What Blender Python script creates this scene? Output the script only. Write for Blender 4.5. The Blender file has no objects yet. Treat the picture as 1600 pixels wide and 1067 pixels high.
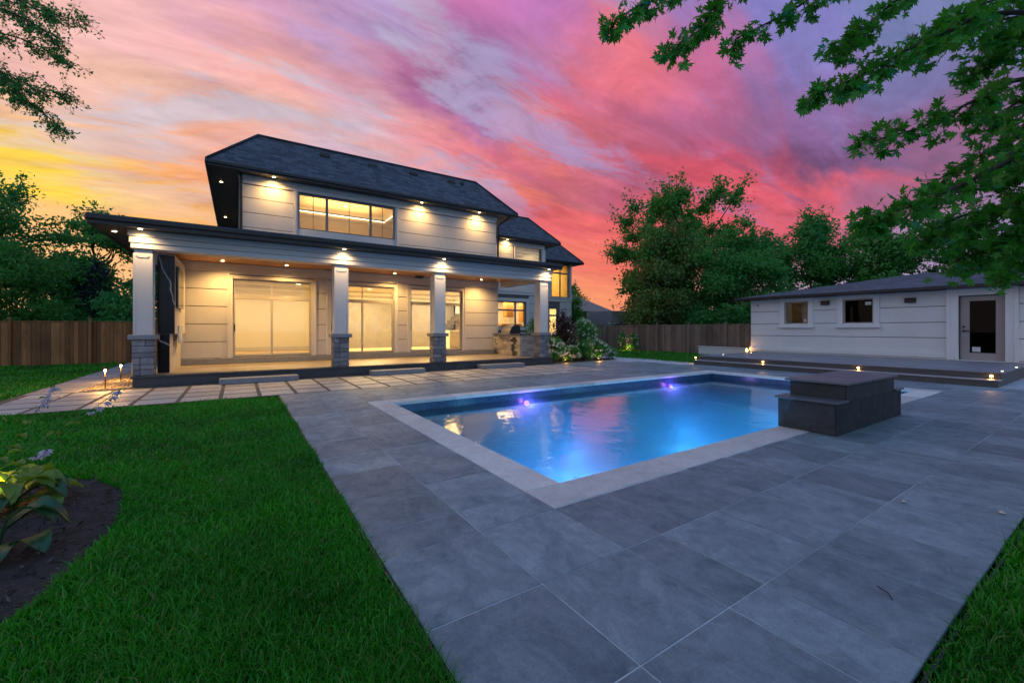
import bpy, math, random
import numpy as np
from math import radians as R_
random.seed(7); rng = np.random.default_rng(11)
sc = bpy.context.scene
C = bpy.context.collection

# ------------------------------------------------------------------ camera
FPX = 654.0; CAMH = 1.5; YAW = R_(33.2); HORIZON = 514.0
cam_d = bpy.data.cameras.new('camera'); cam = bpy.data.objects.new('camera', cam_d); C.objects.link(cam)
cam.location = (0, 0, CAMH); cam.rotation_euler = (R_(90), 0, -YAW)
cam_d.sensor_width = 36; cam_d.lens = FPX / 1600 * 36; cam_d.shift_y = -(1067 / 2 - HORIZON) / 1600
cam_d.clip_start = .05; cam_d.clip_end = 2000
sc.camera = cam
sc.view_settings.view_transform = 'Standard'; sc.view_settings.look = 'None'
sc.view_settings.exposure = 0; sc.view_settings.gamma = 1
sc.render.engine = 'CYCLES'
sc.cycles.use_denoising = True
sc.cycles.max_bounces = 6; sc.cycles.diffuse_bounces = 3; sc.cycles.glossy_bounces = 3
sc.cycles.transmission_bounces = 4; sc.cycles.transparent_max_bounces = 12
sc.cycles.sample_clamp_indirect = 4.0; sc.cycles.caustics_reflective = False; sc.cycles.caustics_refractive = False

# pixel of the photograph -> direction -> a point on a ground height, a wall or at a depth
_V = (math.sin(YAW), math.cos(YAW)); _R = (math.cos(YAW), -math.sin(YAW))
def ray(u, v):
    a = (u - 800) / FPX
    return (_V[0] + a * _R[0], _V[1] + a * _R[1], (HORIZON - v) / FPX)
def at_z(u, v, z=0.0):
    d = ray(u, v); t = (z - CAMH) / d[2]; return (d[0] * t, d[1] * t, z)
def at_y(u, v, Y):
    d = ray(u, v); t = Y / d[1]; return (d[0] * t, Y, CAMH + d[2] * t)
def at_x(u, v, X):
    d = ray(u, v); t = X / d[0]; return (X, d[1] * t, CAMH + d[2] * t)
def at_t(u, v, t):
    d = ray(u, v); return (d[0] * t, d[1] * t, CAMH + d[2] * t)

# ------------------------------------------------------------------ sky
def lin(c):
    return tuple(((x / 255) / 12.92 if x / 255 <= .04045 else ((x / 255 + .055) / 1.055) ** 2.4) for x in c)
w = bpy.data.worlds.new('World'); sc.world = w; w.use_nodes = True
class NT:
    def __init__(s, tree): s.t = tree; tree.nodes.clear()
    def n(s, typ, ins=None, **kw):
        nd = s.t.nodes.new(typ)
        for k, v in kw.items(): setattr(nd, k, v)
        for k, v in (ins or {}).items():
            if hasattr(v, 'is_output') or hasattr(v, 'links'): s.t.links.new(v, nd.inputs[k])
            else: nd.inputs[k].default_value = v
        return nd
    def m(s, op, a, b=None, c=None, clamp=False):
        ins = {0: a}
        if b is not None: ins[1] = b
        if c is not None: ins[2] = c
        return s.n('ShaderNodeMath', ins, operation=op, use_clamp=clamp).outputs[0]
    def vm(s, op, a, b=None):
        ins = {0: a}
        if b is not None: ins[1] = b
        return s.n('ShaderNodeVectorMath', ins, operation=op).outputs[0]
    def scale(s, a, f):
        return s.n('ShaderNodeVectorMath', {0: a, 'Scale': f}, operation='SCALE').outputs[0]
    def mix(s, f, a, b, blend='MIX'):
        nd = s.n('ShaderNodeMix', data_type='RGBA', blend_type=blend)
        for k, v in (('Factor', f), ('A', a), ('B', b)):
            i = [x for x in nd.inputs if x.name == k and (x.type == 'RGBA' if k != 'Factor' else x.type == 'VALUE')][0]
            if hasattr(v, 'links'): s.t.links.new(v, i)
            else: i.default_value = v if k == 'Factor' or len(v) == 4 else (*v, 1)
        return [o for o in nd.outputs if o.type == 'RGBA'][0]
    def ramp(s, f, stops, interp='LINEAR'):
        nd = s.n('ShaderNodeValToRGB', {0: f}); cr = nd.color_ramp; cr.interpolation = interp
        while len(cr.elements) > 1: cr.elements.remove(cr.elements[-1])
        for i, (p, c) in enumerate(stops):
            e = cr.elements[0] if i == 0 else cr.elements.new(p)
            e.position = p; e.color = (*c, 1) if len(c) == 3 else c
        return nd.outputs[0]
    def noise(s, vec, scale, detail=4, rough=.55, dist=0.0, out=0):
        return s.n('ShaderNodeTexNoise', {'Vector': vec, 'Scale': scale, 'Detail': detail, 'Roughness': rough, 'Distortion': dist}).outputs[out]
    def link(s, a, b): s.t.links.new(a, b)

def build_sky():
    k = NT(w.node_tree)
    tc = k.n('ShaderNodeTexCoord').outputs['Generated']
    sep = k.n('ShaderNodeSeparateXYZ', {0: tc}); x, y, z = sep.outputs
    # cloud sheet coordinates: the direction meets a flat layer overhead
    zz = k.m('ADD', k.m('MAXIMUM', z, 0.0), .16)
    cx = k.m('DIVIDE', x, zz); cy = k.m('DIVIDE', y, zz)
    cp = k.n('ShaderNodeCombineXYZ', {0: cx, 1: cy, 2: 0.0}).outputs[0]
    rot = k.n('ShaderNodeMapping', {'Vector': cp, 'Rotation': (0, 0, R_(24)), 'Scale': (.42, 1.25, 1)}).outputs[0]
    rotB = k.n('ShaderNodeMapping', {'Vector': cp, 'Rotation': (0, 0, R_(38)), 'Scale': (.5, 1.0, 1), 'Location': (3.1, 7.7, 0)}).outputs[0]
    w1 = k.noise(rot, 1.7, 9, .60, .7, out=1)
    w1s = k.n('ShaderNodeSeparateXYZ', {0: w1}).outputs
    az = k.m('MULTIPLY', k.m('ARCTAN2', x, y), 180 / math.pi)
    el = k.m('MULTIPLY', k.m('ARCSINE', z), 180 / math.pi)
    amp = k.m('MINIMUM', k.m('MULTIPLY', el, .06), 1.0)
    azw = k.m('ADD', az, k.m('MULTIPLY', k.m('MULTIPLY', k.m('SUBTRACT', w1s[0], .5), 40.0), amp))
    elw = k.m('ADD', el, k.m('MULTIPLY', k.m('MULTIPLY', k.m('SUBTRACT', w1s[1], .5), 30.0), amp))
    f = k.m('ADD', k.m('DIVIDE', azw, 360), .5, clamp=True)
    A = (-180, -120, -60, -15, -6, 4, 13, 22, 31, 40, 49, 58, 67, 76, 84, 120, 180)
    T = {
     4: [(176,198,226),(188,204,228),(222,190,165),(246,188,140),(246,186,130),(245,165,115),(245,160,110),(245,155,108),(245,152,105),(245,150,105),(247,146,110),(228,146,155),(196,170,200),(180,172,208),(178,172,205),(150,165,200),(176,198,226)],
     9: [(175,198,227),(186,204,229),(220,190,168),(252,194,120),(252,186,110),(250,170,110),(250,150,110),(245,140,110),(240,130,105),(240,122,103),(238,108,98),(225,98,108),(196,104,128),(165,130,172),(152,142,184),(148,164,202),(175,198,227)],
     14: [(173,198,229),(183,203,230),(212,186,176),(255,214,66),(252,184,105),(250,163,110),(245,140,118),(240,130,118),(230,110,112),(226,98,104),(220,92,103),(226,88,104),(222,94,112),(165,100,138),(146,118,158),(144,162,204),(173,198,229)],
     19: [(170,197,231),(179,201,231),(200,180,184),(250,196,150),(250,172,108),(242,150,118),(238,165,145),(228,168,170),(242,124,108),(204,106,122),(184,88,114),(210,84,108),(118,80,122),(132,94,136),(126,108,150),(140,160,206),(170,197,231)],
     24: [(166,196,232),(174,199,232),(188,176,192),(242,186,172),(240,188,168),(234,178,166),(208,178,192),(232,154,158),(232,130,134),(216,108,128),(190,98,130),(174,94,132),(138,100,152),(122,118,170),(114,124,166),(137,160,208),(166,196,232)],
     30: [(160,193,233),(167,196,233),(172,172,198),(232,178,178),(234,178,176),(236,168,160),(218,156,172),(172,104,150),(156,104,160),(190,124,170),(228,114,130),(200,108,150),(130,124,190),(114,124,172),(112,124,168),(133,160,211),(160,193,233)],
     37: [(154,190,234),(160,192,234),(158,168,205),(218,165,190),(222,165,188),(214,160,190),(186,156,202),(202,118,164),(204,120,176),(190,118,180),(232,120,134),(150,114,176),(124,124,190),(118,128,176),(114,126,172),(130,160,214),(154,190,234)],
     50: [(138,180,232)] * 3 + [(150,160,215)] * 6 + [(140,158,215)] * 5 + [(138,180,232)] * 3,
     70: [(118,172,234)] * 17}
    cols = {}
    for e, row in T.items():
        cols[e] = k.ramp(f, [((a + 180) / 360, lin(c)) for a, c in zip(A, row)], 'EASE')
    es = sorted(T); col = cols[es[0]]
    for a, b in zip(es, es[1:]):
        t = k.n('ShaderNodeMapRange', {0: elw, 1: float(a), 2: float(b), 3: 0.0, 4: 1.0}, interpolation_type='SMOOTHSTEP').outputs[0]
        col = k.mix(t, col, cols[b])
    # streaks of lit and shaded cloud
    n1 = k.noise(rotB, 2.3, 8, .62, .8)
    n2 = k.noise(rot, 3.8, 8, .66, .6)
    d1 = k.n('ShaderNodeMapRange', {0: n1, 1: .52, 2: .68, 3: 0.0, 4: .55}).outputs[0]
    d2 = k.n('ShaderNodeMapRange', {0: n2, 1: .49, 2: .66, 3: 0.0, 4: .6}).outputs[0]
    hi = k.m('MINIMUM', k.m('MULTIPLY', k.m('MAXIMUM', el, 0.0), .07), 1.0)
    dark = k.mix(1.0, col, (.60, .47, .60), 'MULTIPLY')
    lite = k.mix(1.0, col, (1.25, 1.28, 1.3), 'MULTIPLY')
    col = k.mix(k.m('MULTIPLY', d1, hi), col, dark)
    col = k.mix(k.m('MULTIPLY', d2, hi), col, lite)
    n3 = k.noise(rot, 1.35, 9, .60, 1.1)
    n4 = k.noise(rotB, 5.5, 9, .68, .8)
    gapc = k.ramp(k.m('ADD', k.m('DIVIDE', az, 360), .5, clamp=True), [(0.0, lin((150, 172, 215))), (.42, lin((205, 196, 205))), (.52, lin((192, 186, 204))), (.60, lin((160, 150, 196))), (.68, lin((118, 126, 186))), (.75, lin((118, 134, 182))), (1.0, lin((150, 172, 215)))])
    gm_ = k.n('ShaderNodeMapRange', {0: k.m('ADD', k.m('MULTIPLY', n3, .8), k.m('MULTIPLY', n4, .2)), 1: .505, 2: .585, 3: 0.0, 4: .75}, interpolation_type='SMOOTHSTEP').outputs[0]
    hi2 = k.n('ShaderNodeMapRange', {0: el, 1: 9.0, 2: 20.0}).outputs[0]
    col = k.mix(k.m('MULTIPLY', gm_, hi2), col, gapc)
    fine = k.n('ShaderNodeMapRange', {0: n4, 1: .36, 2: .66, 3: .86, 4: 1.14}).outputs[0]
    col = k.scale(col, k.m('ADD', k.m('MULTIPLY', k.m('SUBTRACT', fine, 1.0), hi), 1.0))
    # a little physical dusk sky under the clouds
    sky = k.n('ShaderNodeTexSky', sky_type='NISHITA', sun_disc=False)
    sky.sun_elevation = R_(1.0); sky.sun_rotation = R_(-25); sky.altitude = 100
    below = k.m('LESS_THAN', z, -0.01)
    col = k.mix(below, col, (.06, .065, .07))
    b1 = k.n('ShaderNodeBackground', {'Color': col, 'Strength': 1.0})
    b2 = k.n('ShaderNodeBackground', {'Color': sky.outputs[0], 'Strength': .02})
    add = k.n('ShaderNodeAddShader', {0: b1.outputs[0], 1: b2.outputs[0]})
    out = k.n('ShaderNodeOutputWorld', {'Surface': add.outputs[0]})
build_sky()
# --- END SKY

# ------------------------------------------------------------------ mesh helpers
from mathutils import Matrix, Vector
class MB:
    def __init__(s): s.v = []; s.f = []; s.uv = {}
    def add(s, vs, fs):
        o = len(s.v); s.v += [tuple(p) for p in vs]; s.f += [tuple(i + o for i in q) for q in fs]; return s
    def box(s, x0, x1, y0, y1, z0, z1, b=0.0):
        if x1 < x0: x0, x1 = x1, x0
        if y1 < y0: y0, y1 = y1, y0
        if z1 < z0: z0, z1 = z1, z0
        b = min(b, .45 * min(x1 - x0, y1 - y0, z1 - z0))
        c = ((x0 + x1) / 2, (y0 + y1) / 2, (z0 + z1) / 2)
        lo = (x0, y0, z0); hi = (x1, y1, z1)
        if b <= 0:
            vs = [(hi[0] if i & 1 else x0, hi[1] if i & 2 else y0, hi[2] if i & 4 else z0) for i in range(8)]
            fs = [(0, 2, 3, 1), (4, 5, 7, 6), (0, 1, 5, 4), (2, 6, 7, 3), (0, 4, 6, 2), (1, 3, 7, 5)]
            return s.add(vs, fs)
        vs = []; ix = {}
        for i in range(8):
            for a in range(3):
                p = []
                for k in range(3):
                    sg = (i >> k) & 1
                    e = hi[k] if sg else lo[k]
                    p.append(e if k == a else (e - b if sg else e + b))
                ix[i, a] = len(vs); vs.append(tuple(p))
        fs = []
        for a in range(3):
            o1, o2 = [k for k in range(3) if k != a]
            for sg in (0, 1):
                base = sg << a
                fs.append([ix[base | (p << o1) | (q << o2), a] for p, q in ((0, 0), (1, 0), (1, 1), (0, 1))])
            for p in (0, 1):
                for q in (0, 1):
                    i0 = (p << o1) | (q << o2); i1 = i0 | (1 << a)
                    fs.append([ix[i0, o1], ix[i1, o1], ix[i1, o2], ix[i0, o2]])
        for i in range(8): fs.append([ix[i, 0], ix[i, 1], ix[i, 2]])
        out = []
        for q in fs:
            P = [vs[i] for i in q]; n = np.cross(np.subtract(P[1], P[0]), np.subtract(P[2], P[0]))
            m = np.mean(P, axis=0) - np.array(c)
            out.append(q if np.dot(n, m) > 0 else q[::-1])
        return s.add(vs, out)
    def poly(s, pts): return s.add(pts, [tuple(range(len(pts)))])
    def prism(s, pts, d):
        """closed outline pts extruded by vector d"""
        n = len(pts); q = [tuple(np.add(p, d)) for p in pts]
        nn = np.cross(np.subtract(pts[1], pts[0]), np.subtract(pts[2], pts[1]))
        fl = np.dot(nn, d) > 0
        fs = [tuple(range(n))[::-1] if fl else tuple(range(n)), tuple(range(n, 2 * n)) if fl else tuple(range(n, 2 * n))[::-1]]
        for i in range(n):
            j = (i + 1) % n; f = (i, j, j + n, i + n); fs.append(f if fl else f[::-1])
        return s.add(list(pts) + q, fs)
    def tube(s, pts, rad, n=8, cap=True):
        pts = [np.array(p, float) for p in pts]
        if not hasattr(rad, '__len__'): rad = [rad] * len(pts)
        vs = []; fs = []
        t0 = pts[1] - pts[0]; up = np.array((0, 0, 1.)) if abs(t0[2]) < .9 * np.linalg.norm(t0) else np.array((1., 0, 0))
        a = np.cross(t0, up); a /= np.linalg.norm(a)
        for i, p in enumerate(pts):
            t = pts[min(i + 1, len(pts) - 1)] - pts[max(i - 1, 0)]; t /= (np.linalg.norm(t) + 1e-9)
            a = a - t * np.dot(a, t); a /= (np.linalg.norm(a) + 1e-9); b = np.cross(t, a)
            for k in range(n):
                g = 2 * math.pi * k / n; vs.append(tuple(p + rad[i] * (math.cos(g) * a + math.sin(g) * b)))
        for i in range(len(pts) - 1):
            for k in range(n):
                j = (k + 1) % n; fs.append((i * n + k, i * n + j, (i + 1) * n + j, (i + 1) * n + k))
        if cap: fs += [tuple(range(n))[::-1], tuple(range((len(pts) - 1) * n, len(pts) * n))]
        return s.add(vs, fs)
    def lathe(s, c, prof, n=16):
        """profile of (radius, z) turned about the vertical through c"""
        vs = []; fs = []
        for r, z in prof:
            for k in range(n):
                g = 2 * math.pi * k / n; vs.append((c[0] + r * math.cos(g), c[1] + r * math.sin(g), c[2] + z))
        for i in range(len(prof) - 1):
            for k in range(n):
                j = (k + 1) % n; fs.append((i * n + k, i * n + j, (i + 1) * n + j, (i + 1) * n + k))
        fs += [tuple(range(n))[::-1], tuple(range((len(prof) - 1) * n, len(prof) * n))]
        return s.add(vs, fs)
    def mesh(s, name, mat=None, smooth=False):
        me = bpy.data.meshes.new(name); me.from_pydata(s.v, [], s.f); me.update()
        if mat: me.materials.append(mat)
        if smooth: me.polygons.foreach_set('use_smooth', [True] * len(me.polygons))
        return me

def link(o, parent=None):
    C.objects.link(o)
    if parent is not None:
        o.parent = parent
        r = parent
        inv = Matrix.Identity(4); chain = []
        while r is not None: chain.append(r); r = r.parent
        loc = Vector((0, 0, 0))
        for q in chain: loc += q.location if q.parent is None else Vector((0, 0, 0))
        # children are written in world coordinates; only the top Empty carries an offset
        if parent.parent is None: o.matrix_parent_inverse = Matrix.Translation(-parent.location)
        else: o.matrix_parent_inverse = Matrix.Translation(-(parent.location))if parent.location.length > 0 else Matrix.Identity(4)
    return o
def obj(name, mb, mat, parent=None, smooth=False, label=None):
    o = bpy.data.objects.new(name, mb.mesh(name, mat, smooth)); link(o, parent)
    if label: o['label'] = label
    return o
def inst(name, me, loc, parent=None, rotz=0.0, scale=None):
    o = bpy.data.objects.new(name, me); o.location = loc; o.rotation_euler = (0, 0, rotz)
    if scale: o.scale = scale
    return link(o, parent)
def tag(o, label, cat=None, group=None, kind=None):
    o['label'] = label
    if cat: o['category'] = cat
    if group: o['group'] = group
    if kind: o['kind'] = kind
    return o
def thing(name, label, cat, loc=(0, 0, 0), group=None):
    o = bpy.data.objects.new(name, None); o.location = loc; C.objects.link(o); o.empty_display_size = .2
    return tag(o, label, cat, group)
def struct(name, label=None, loc=(0, 0, 0)):
    o = bpy.data.objects.new(name, None); o.location = loc; C.objects.link(o); o['kind'] = 'structure'
    if label: o['label'] = label
    return o
def lamp(name, kind, loc, power, color, parent=None, radius=.03, spot=None, blend=.5, direction=None, size=None):
    d = bpy.data.lights.new(name, kind); d.energy = power; d.color = color
    if kind == 'AREA':
        d.shape = 'RECTANGLE'; d.size, d.size_y = size
    else: d.shadow_soft_size = radius
    if kind == 'SPOT': d.spot_size = R_(spot); d.spot_blend = blend
    o = bpy.data.objects.new(name, d); o.location = loc
    if direction is not None: o.rotation_euler = Vector(direction).to_track_quat('-Z', 'Y').to_euler()
    return link(o, parent)

# ------------------------------------------------------------------ materials
def new_mat(name):
    m = bpy.data.materials.new(name); m.use_nodes = True
    return m, NT(m.node_tree)
def finish(k, shader): k.n('ShaderNodeOutputMaterial', {'Surface': shader})
def pos(k, stretch=(1, 1, 1), rot=(0, 0, 0)):
    p = k.n('ShaderNodeNewGeometry').outputs['Position']
    return k.n('ShaderNodeMapping', {'Vector': p, 'Scale': stretch, 'Rotation': rot}).outputs[0]
def bump(k, h, strength, dist=.01):
    return k.n('ShaderNodeBump', {'Strength': strength, 'Distance': dist, 'Height': h}).outputs[0]
def M(name, c1, c2=None, rough=.6, scale=3.0, bmp=0.0, bscale=40.0, metal=0.0, rand=0.0, stretch=(1, 1, 1), spec=.5, island=False, detail=5, bdist=.01, coat=0.0, transl=0.0):
    m, k = new_mat(name)
    p = pos(k, stretch)
    c2 = c2 or tuple(x * .78 for x in c1)
    n = k.noise(p, scale, detail, .6)
    f = k.n('ShaderNodeMapRange', {0: n, 1: .3, 2: .7}).outputs[0]
    col = k.mix(f, c1, c2)
    if rand:
        r = k.n('ShaderNodeNewGeometry').outputs['Random Per Island'] if island else k.n('ShaderNodeObjectInfo').outputs['Random']
        v = k.m('ADD', k.m('MULTIPLY', r, 2 * rand), 1 - rand)
        col = k.scale(col, v)
    b = k.n('ShaderNodeBsdfPrincipled', {'Base Color': col, 'Roughness': rough, 'Metallic': metal, 'Specular IOR Level': spec, 'Coat Weight': coat})
    rn = k.noise(p, scale * 4, 4, .6)
    k.link(k.m('ADD', k.m('MULTIPLY', k.m('SUBTRACT', rn, .5), .25), rough, clamp=True), b.inputs['Roughness'])
    if bmp: k.link(bump(k, k.noise(p, bscale, 6, .65), bmp, bdist), b.inputs['Normal'])
    sh = b.outputs[0]
    if transl:
        t = k.n('ShaderNodeBsdfTranslucent', {'Color': col}); sh = k.n('ShaderNodeMixShader', {0: transl, 1: sh, 2: t.outputs[0]}).outputs[0]
    finish(k, sh); return m
def emit(name, c, s):
    m, k = new_mat(name); finish(k, k.n('ShaderNodeEmission', {'Color': (*c, 1), 'Strength': s}).outputs[0]); return m
def glass(name, tint=(.96, .97, .97), refl=.9, rough=.01):
    m, k = new_mat(name)
    t = k.n('ShaderNodeBsdfTransparent', {'Color': (*tint, 1)}); g = k.n('ShaderNodeBsdfGlossy', {'Roughness': rough, 'Color': (refl,) * 3 + (1,)})
    f = k.n('ShaderNodeFresnel', {'IOR': 1.5}).outputs[0]
    finish(k, k.n('ShaderNodeMixShader', {0: f, 1: t.outputs[0], 2: g.outputs[0]}).outputs[0]); return m
def shingle(name, c1, c2):
    m, k = new_mat(name)
    uv = k.n('ShaderNodeUVMap').outputs[0]
    w_ = k.noise(uv, 30, 2, .5, out=1)
    uv2 = k.vm('ADD', uv, k.vm('MULTIPLY', k.vm('SUBTRACT', w_, (.5, .5, .5)), (.012, .008, 0)))
    br = k.n('ShaderNodeTexBrick', {'Vector': uv2, 'Color1': (*c1, 1), 'Color2': (*c2, 1), 'Mortar': (.006, .007, .009, 1), 'Scale': 1.0, 'Mortar Size': .006, 'Mortar Smooth': .2, 'Bias': 0.0, 'Brick Width': .27, 'Row Height': .135}, offset=.37, squash=1.35, squash_frequency=3)
    n = k.noise(uv, 2.0, 5, .65); g = k.noise(uv, 180, 3, .7)
    col = k.mix(k.m('MULTIPLY', n, .35), br.outputs[0], (c1[0] * .5, c1[1] * .5, c1[2] * .55))
    col = k.mix(k.m('MULTIPLY', g, .2), col, (.09, .10, .12))
    sy = k.n('ShaderNodeSeparateXYZ', {0: uv2}).outputs[1]
    saw = k.m('FRACT', k.m('DIVIDE', sy, .135))
    h = k.m('ADD', k.m('MULTIPLY', k.m('SUBTRACT', 1.0, br.outputs[1]), .6), k.m('SUBTRACT', 1.0, saw))
    b = k.n('ShaderNodeBsdfPrincipled', {'Base Color': col, 'Roughness': .85, 'Normal': bump(k, h, .8, .02)})
    finish(k, b.outputs[0]); return m
def paving(name, c1, c2, streak=(1.0, .7, 1), rough=.5, stain=.5, spec=None):
    m, k = new_mat(name)
    rnd = k.n('ShaderNodeObjectInfo').outputs['Random']
    off = k.n('ShaderNodeCombineXYZ', {0: k.m('MULTIPLY', rnd, 40), 1: k.m('MULTIPLY', rnd, 17), 2: 0.0}).outputs[0]
    p0 = k.n('ShaderNodeNewGeometry').outputs['Position']
    p = k.n('ShaderNodeMapping', {'Vector': k.vm('ADD', p0, off), 'Scale': streak}).outputs[0]
    n = k.noise(p, 2.9, 9, .72, .9); n2 = k.noise(p, 13, 8, .75, .5)
    f = k.n('ShaderNodeMapRange', {0: k.m('ADD', k.m('MULTIPLY', n, .62), k.m('MULTIPLY', n2, .38)), 1: .36, 2: .64}).outputs[0]
    col = k.mix(f, c1, c2)
    st = k.n('ShaderNodeMapRange', {0: k.noise(k.n('ShaderNodeMapping', {'Vector': p0, 'Scale': (.7, 1.6, 1)}).outputs[0], 1.6, 6, .66), 1: .54, 2: .68, 3: 0.0, 4: stain}).outputs[0]
    col = k.mix(st, col, tuple(x * .45 for x in c1))
    sp = k.n('ShaderNodeMapRange', {0: k.noise(p0, 55, 3, .7), 1: .70, 2: .78, 3: 0.0, 4: .35}).outputs[0]
    col = k.mix(sp, col, tuple(min(1, x * 1.5) for x in c1))
    gr = k.n('ShaderNodeMapRange', {0: k.noise(p0, 70, 6, .8), 1: .3, 2: .7, 3: .80, 4: 1.20}).outputs[0]
    col = k.scale(col, gr)
    sc1 = k.n('ShaderNodeMapRange', {0: k.noise(k.n('ShaderNodeMapping', {'Vector': k.vm('ADD', p0, off), 'Scale': (1.2, 5.0, 1), 'Rotation': (0, 0, .5)}).outputs[0], 3.2, 8, .75, 1.5), 1: .60, 2: .72, 3: 0.0, 4: .5}).outputs[0]
    col = k.mix(sc1, col, tuple(min(1, x * 1.45) for x in c1))
    sc2 = k.n('ShaderNodeMapRange', {0: k.noise(k.n('ShaderNodeMapping', {'Vector': p0, 'Scale': (5.0, 1.4, 1), 'Rotation': (0, 0, .35)}).outputs[0], 2.4, 8, .75, 1.2), 1: .60, 2: .72, 3: 0.0, 4: .55}).outputs[0]
    col = k.mix(sc2, col, tuple(x * .5 for x in c2))
    col = k.scale(col, k.m('ADD', k.m('MULTIPLY', rnd, .40), .80))
    b = k.n('ShaderNodeBsdfPrincipled', {'Base Color': col, 'Normal': bump(k, k.noise(p0, 24, 7, .7), .14, .006)})
    k.link(k.m('ADD', k.m('MULTIPLY', k.m('SUBTRACT', n, .5), .5), rough, clamp=True), b.inputs['Roughness'])
    if spec is not None: b.inputs['Specular IOR Level'].default_value = spec
    finish(k, b.outputs[0]); return m
def woodm(name, c1, c2, grain=(1, 1, 14), rough=.6, rand=.25, coat=0.0):
    m, k = new_mat(name)
    rnd = k.n('ShaderNodeObjectInfo').outputs['Random']
    off = k.n('ShaderNodeCombineXYZ', {0: k.m('MULTIPLY', rnd, 9), 1: k.m('MULTIPLY', rnd, 5), 2: k.m('MULTIPLY', rnd, 3)}).outputs[0]
    g = tuple(14 / x for x in grain)
    p = k.n('ShaderNodeMapping', {'Vector': k.vm('ADD', k.n('ShaderNodeNewGeometry').outputs['Position'], off), 'Scale': g}).outputs[0]
    n = k.noise(p, 2.2, 6, .6, 1.2)
    col = k.mix(k.n('ShaderNodeMapRange', {0: n, 1: .3, 2: .7}).outputs[0], c1, c2)
    kn = k.n('ShaderNodeMapRange', {0: k.noise(k.n('ShaderNodeMapping', {'Vector': k.n('ShaderNodeNewGeometry').outputs['Position'], 'Scale': (1, 1, .4)}).outputs[0], 1.1, 4, .6), 1: .5, 2: .72, 3: 0.0, 4: .6}).outputs[0]
    col = k.mix(kn, col, tuple(x * .4 for x in c2))
    col = k.scale(col, k.m('ADD', k.m('MULTIPLY', rnd, 2 * rand), 1 - rand))
    b = k.n('ShaderNodeBsdfPrincipled', {'Base Color': col, 'Roughness': rough, 'Coat Weight': coat, 'Normal': bump(k, n, .35, .005)})
    finish(k, b.outputs[0]); return m
def marble(name):
    m, k = new_mat(name)
    p = pos(k, (1, 1, 1), (0, R_(25), 0))
    wv = k.n('ShaderNodeTexWave', {'Vector': p, 'Scale': .55, 'Distortion': 9.0, 'Detail': 4.0, 'Detail Scale': .8}).outputs[1]
    v = k.n('ShaderNodeMapRange', {0: wv, 1: .988, 2: 1.0, 3: 0.0, 4: .7}).outputs[0]
    col = k.mix(v, (.012, .012, .014), (.5, .5, .5))
    finish(k, k.n('ShaderNodeBsdfPrincipled', {'Base Color': col, 'Roughness': .16, 'Specular IOR Level': .25}).outputs[0]); return m
def leafm(name, c1, c2, transl=.48, rough=.5, spec=.4, c3=None):
    m, k = new_mat(name)
    r = k.n('ShaderNodeNewGeometry').outputs['Random Per Island']
    big = k.noise(pos(k), .55, 3, .6)
    f = k.m('ADD', k.m('MULTIPLY', r, .55), k.m('MULTIPLY', k.m('SUBTRACT', big, .28), 1.0), clamp=True)
    col = k.mix(f, c1, c2)
    if c3: col = k.mix(k.n('ShaderNodeMapRange', {0: k.m('FRACT', k.m('MULTIPLY', r, 7.3)), 1: .86, 2: .9}).outputs[0], col, c3)
    b = k.n('ShaderNodeBsdfPrincipled', {'Base Color': col, 'Roughness': rough, 'Specular IOR Level': spec})
    t = k.n('ShaderNodeBsdfTranslucent', {'Color': k.vm('MULTIPLY', col, (1.15, 1.2, .6))})
    finish(k, k.n('ShaderNodeMixShader', {0: transl, 1: b.outputs[0], 2: t.outputs[0]}).outputs[0]); return m

STUCCO = M('stucco', (.60, .58, .57), (.54, .525, .52), .8, 1.3, .12, 160)
TRIM = M('trim', (.64, .62, .61), (.58, .565, .56), .65, 1.0, .06, 120)
WHITE_STUCCO = M('white_stucco', (.80, .80, .80), (.70, .71, .72), .8, .8, .14, 140)
WHITE_TRIM = M('white_trim', (.82, .82, .82), (.74, .74, .75), .65, 1.0, .08, 120)
GROOVE = M('groove', (.16, .155, .15), None, .9)
SHADETRIM = M('shade_trim', (.30, .30, .31), None, .6)
DARK = M('dark_metal', (.018, .019, .022), (.012, .012, .014), .45, 4)
SOFFIT = M('soffit', (.045, .042, .04), (.03, .03, .03), .55, 3)
ROOF = shingle('shingles', (.105, .12, .15), (.024, .028, .038))
CABROOF = shingle('cabana_shingles', (.13, .14, .175), (.026, .03, .042))
WOODCEIL = woodm('cedar', (.64, .31, .09), (.48, .21, .06), (14, 1, 1), .4, .15, .2)
STONE = M('grey_stone', (.25, .25, .27), (.15, .15, .165), .8, 5, .7, 14, rand=.3, bdist=.02)
PALESTONE = M('pale_stone', (.55, .50, .43), (.40, .36, .31), .85, 5, .6, 16, rand=.25, bdist=.02)
CAPSTONE = M('cap_stone', (.26, .265, .28), (.20, .205, .22), .6, 6, .15, 50)
DARKSLAB = paving('dark_slab', (.062, .066, .076), (.034, .036, .042), rough=.45, stain=.3)
PORCHTILE = paving('porch_tile', (.36, .31, .25), (.26, .22, .17), (.5, 2.2, 1), .45, .25)
TILE = paving('patio_tile', (.252, .318, .345), (.112, .150, .168), rough=.56, stain=.55, spec=.3)
PAVER = paving('walk_paver', (.40, .385, .385), (.30, .29, .29), rough=.55, stain=.3)
COPING = paving('coping_stone', (.66, .65, .62), (.52, .49, .44), (1, 1, 1), .6, .3)
GROUT = M('grout', (.62, .62, .65), (.32, .32, .35), .9, 3)
JOINT = M('gravel_joint', (.13, .11, .095), (.07, .06, .05), .95, 60, .8, 90)
MARBLE = marble('black_marble')
STEEL = M('stainless', (.52, .51, .50), (.45, .44, .43), .3, 20, metal=1.0)
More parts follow.
